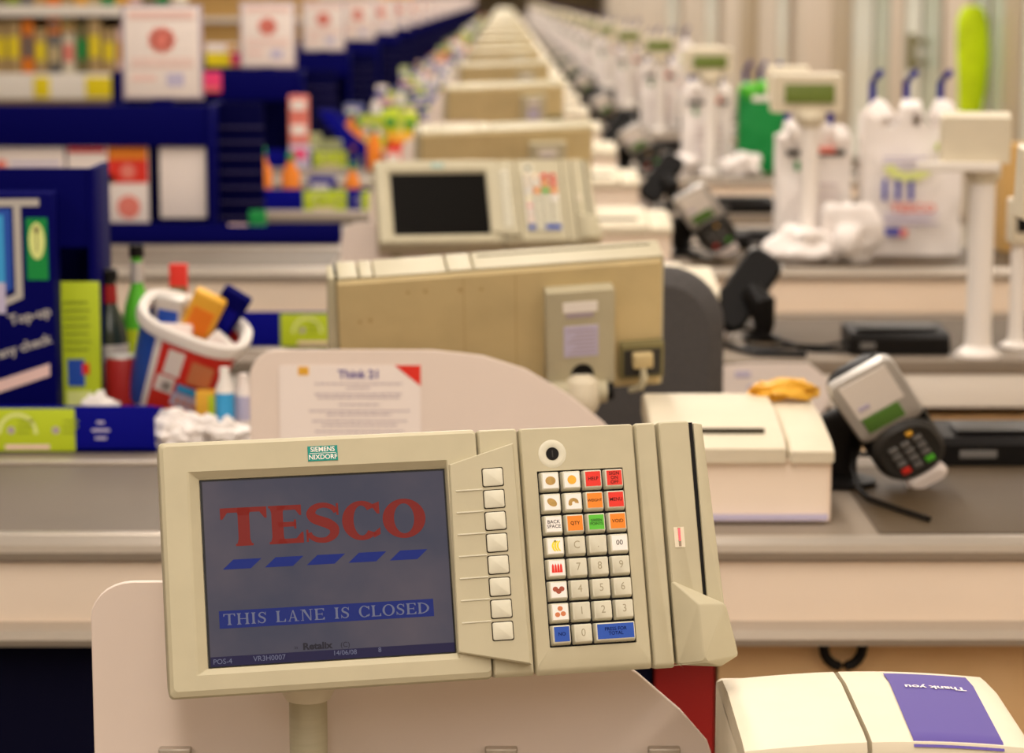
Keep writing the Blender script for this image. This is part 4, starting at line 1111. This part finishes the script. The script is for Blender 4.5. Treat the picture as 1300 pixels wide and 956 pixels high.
for kd, c1, c2, w_ in (('bottle', 'orange', 'green', 'orange'), ('box', 'red_soft', 'white', 'red'), ('packet', 'lime', 'green', 'green'), ('tin', 'amber', 'red', 'amber'), ('packet', 'red', 'yellow', 'red'), ('box', 'royal', 'white', 'blue'), ('bottle', 'white', 'royal', 'white'), ('box', 'lavender', 'pink', 'lilac'), ('packet', 'amber', 'red', 'yellow'), ('box', 'pink', 'yellow', 'pink')):
    gl[(kd, w_)] = make_goods(kd, c1, c2)
keys = list(gl)
def good(key, x, Y, z, s=1, lbl=None, far=False, rz=0, g='goods along the racks'):
    o = gl[key].place(lbl or 'blurred %s %s on the racks left of the far tills' % (key[1], key[0]), key[0], (x, Y, z), rz, g, far); o.scale = (s, s, s); return o
Y6 = PB + 2 * P
good(('bottle', 'orange'), -.535, Y6 + .50, .853, 1.0, 'orange drink bottle on the sixth counter, left of the second dark screen')
good(('box', 'red'), -.455, Y6 + .50, .853, .8, 'small red box beside the orange bottle on the sixth counter')
good(('box', 'lilac'), -.85, Y6 + .60, .853, 1.0, 'lilac box under two red ones at the sixth till'); good(('box', 'red'), -.85, Y6 + .60, .954, 1.0, 'red and white box at the sixth till, middle of its stack')
good(('box', 'red'), -.85, Y6 + .60, 1.055, 1.0, 'red and white box stacked on top of its twin at the sixth till')
good(('packet', 'green'), -.47, Y6 + .60, 1.004, .8, 'bright green packet above the orange bottle'); good(('packet', 'green'), -.39, Y6 + .60, 1.004, .7, 'second green packet, right of its twin above the orange bottle')
good(('tin', 'amber'), -.43, Y6 + .60, .852, 1.6, 'large amber tin under the green packets')
# bent blue swoosh sign
mb = MB(); cur = [(.16, .0), (.155, .05), (.13, .09), (.07, .13), (.02, .18), (-.02, .24)]
L = []
for i, (x, z) in enumerate(cur):
    w_ = .034; L.append([(x - w_, -.01, z), (x + w_, -.01, z), (x + w_, .01, z), (x - w_, .01, z)])
mb.loops(L, 'royal'); sw = mb.build('curved_sign'); sw.location = (-.72, Y6 + .63, .93 - .078); tag(sw, 'curved royal blue sign arm on the rack of the sixth till', 'sign')
mat('pale_green', (.42, .46, .22), .6); mat('pale_blue', (.16, .18, .40), .6)
for kd, c1, c2, w_ in (('box', 'pale_blue', 'paper', 'pale blue'), ('packet', 'pale_green', 'white', 'pale green'), ('tin', 'pink_pale', 'red_soft', 'pale pink'), ('packet', 'paper', 'lavender', 'pale')): gl[(kd, w_)] = make_goods(kd, c1, c2)
GK = [k_ for k_ in gl if k_[1].startswith('pale')] * 3 + [('bottle', 'white'), ('box', 'lilac'), ('bottle', 'orange'), ('box', 'red'), ('box', 'blue'), ('packet', 'green')]
# scatter on units further on
for k, j, Y, n in units:
    if j < 2: continue
    if n == 6: cnt = 3
    else: cnt = 5 if j < 9 else 3
    for i in range(cnt):
        key = rg.choice(GK)
        x = -.82 + .105 * i + rg.uniform(-.01, .01); yy = Y + (.66 if k == 'B' else .17)
        s = rg.uniform(.8, 1.2)
        o = good(key, x, yy + .05, .8575, s, 'blurred %s %s near %s' % (key[1], key[0], till(n)), j >= 3, rg.uniform(-.3, .3))

# ================================================================== background gondola upper left
t = thing('gondola_shelf', 'long pale shelf unit packed with goods at the upper left', 'shelf', (-2.85, 13.3, 0))
MB().box(-1.0, 1.0, .45, .50, 0, 2.2, 'tan').build('back_panel', t)
for z in (.25, .62, 1.125, 1.50):
    s = MB().box(-1.0, 1.0, 0, .45, z - .03, z, 'white_back').build('shelf_board', t)
    MB().box(-1.0, 1.0, -.012, .0, z - (.135 if z == 1.125 else .05), z + .01, 'white_back', .002).build('price_rail', s)
MB().box(-1.02, -1.0, 0, .5, 0, 2.2, 'cream_pale').box(1.0, 1.02, 0, .5, 0, 2.2, 'cream_pale').build('side_panel', t)
for i, (a, b) in enumerate(((.10, .245), (-.19, -.10), (-.10, .02))):
    if i == 2: continue
    o = MB().box(a - .13, b - .13 + (.06 if i == 0 else 0), -.018, -.0125, 1.0, 1.115, 'yellow', .002).build('price_card'); o.location = (-2.31, 13.3, 0)
    tag(o, ['wide yellow price card on the upper left shelf', 'narrow yellow price card on the upper left shelf'][i], 'price card', 'yellow price cards')
cols = ['olive', 'amber', 'tan', 'green', 'orange', 'card_brown', 'cream_tan', 'red_soft', 'pink_pale', 'mid_grey', 'lime_dark', 'blue_mid', 'cream_pale', 'yellow']
pk = {}
for c in cols:
    t2 = thing('shelf_packet', '', 'packet')
    MB().box(-.034, .034, 0, .05, 0, .27, c, .004).build('packet_body', t2)
    MB().box(-.026, .026, -.0016, .0, .08, .19, cols[(cols.index(c) * 5 + 3) % len(cols)]).build('packet_print', t2)
    pk[c] = Proto(t2)
x = -1.0; i = 0
wt = ['olive', 'tan', 'card_brown', 'cream_tan', 'amber', 'cream_pale', 'olive', 'tan', 'green', 'orange', 'pink_pale', 'lime_dark', 'mid_grey']
xx = -3.81
for row, z in ((0, 1.128), (1, 1.503)):
    xx = -3.81
    while xx < -1.88:
        c = wt[rg.randrange(len(wt))]
        hh = rg.uniform(.75, 1.2) if row == 0 else .8
        o = pk[c].place('blurred %s packet on the %s of the upper left shelf unit' % (c.replace('_', ' '), 'visible shelf' if row == 0 else 'top shelf'), 'packet', (xx, 13.32 + rg.uniform(0, .05), z), 0, 'packets on the upper left shelf', True); o.scale = (1, 1, hh)
        if row == 0 and hh < .9:
            c2 = wt[rg.randrange(len(wt))]
            o = pk[c2].place('blurred %s packet on the %s of the upper left shelf unit' % (c2.replace('_', ' '), 'visible shelf'), 'packet', (xx, 13.33, z + .27 * hh + .001), 0, 'packets on the upper left shelf', True); o.scale = (1, 1, .4)
        xx += .076
# a few further gondola ends
for i, (x, y) in enumerate(((-3.1, 24), (-3.1, 36), (-3.1, 50))):
    g = thing('gondola_end', 'far blurred shelf end behind the row of posters, ' + ['nearest', 'middle', 'farthest'][i] + ' of three', 'shelf', (x, y, 0), 0, 'far shelf ends')
    MB().box(-1.2, 1.2, .1, .6, 0, 2.2, ['card_brown', 'cream_pale', 'amber'][i]).build('cabinet', g)
    for z in (.5, .9, 1.3, 1.7): MB().box(-1.2, 1.2, 0, .1, z, z + .05, 'white_back').build('shelf_board', g)

# ================================================================== hi-vis jacket at the shop front
t = thing('hi_vis_jacket', 'fluorescent yellow-green garment hanging by the shop front glass', 'jacket', (3.07, 15.6, 0))
L = []
for i in range(15):
    v = i / 14; z = .80 + .70 * v; w_ = .075 + .030 * math.sin(v * 2.6) if v < .9 else .10 - (v - .9) * .5
    L.append([((w_ + .008 * math.sin(3 * a + 5 * v)) * math.cos(a), .06 * math.sin(a), z) for a in [2 * math.pi * q / 24 for q in range(24)]])
MB().loops(L, 'fluo').build('garment', t); MB().tube([(0, 0, 1.50), (0, 0, 1.56), (.04, 0, 1.60), (.12, 0, 1.60)], .006, 'silver', 8).build('coat_hook', t)
t = thing('wall_handle', 'dark upright handle on the glass front left of the hanging garment', 'handle', (3.10, 18.1, 0))
MB().box(-.03, .03, -.05, .05, 1.0, 1.28, 'olive', .01).build('grip', t); MB().box(.02, .14, -.02, .02, 1.04, 1.08, 'olive').build('mounting_bracket', t); MB().box(.02, .14, -.02, .02, 1.2, 1.24, 'olive').build('mounting_bracket', t)

# ------------------------------------------------------------------ remove the source trees that copies were made from
for pr in PROTOS:
    for o in tree(pr.root): bpy.data.objects.remove(o)
    if pr.flat: bpy.data.objects.remove(pr.flat)
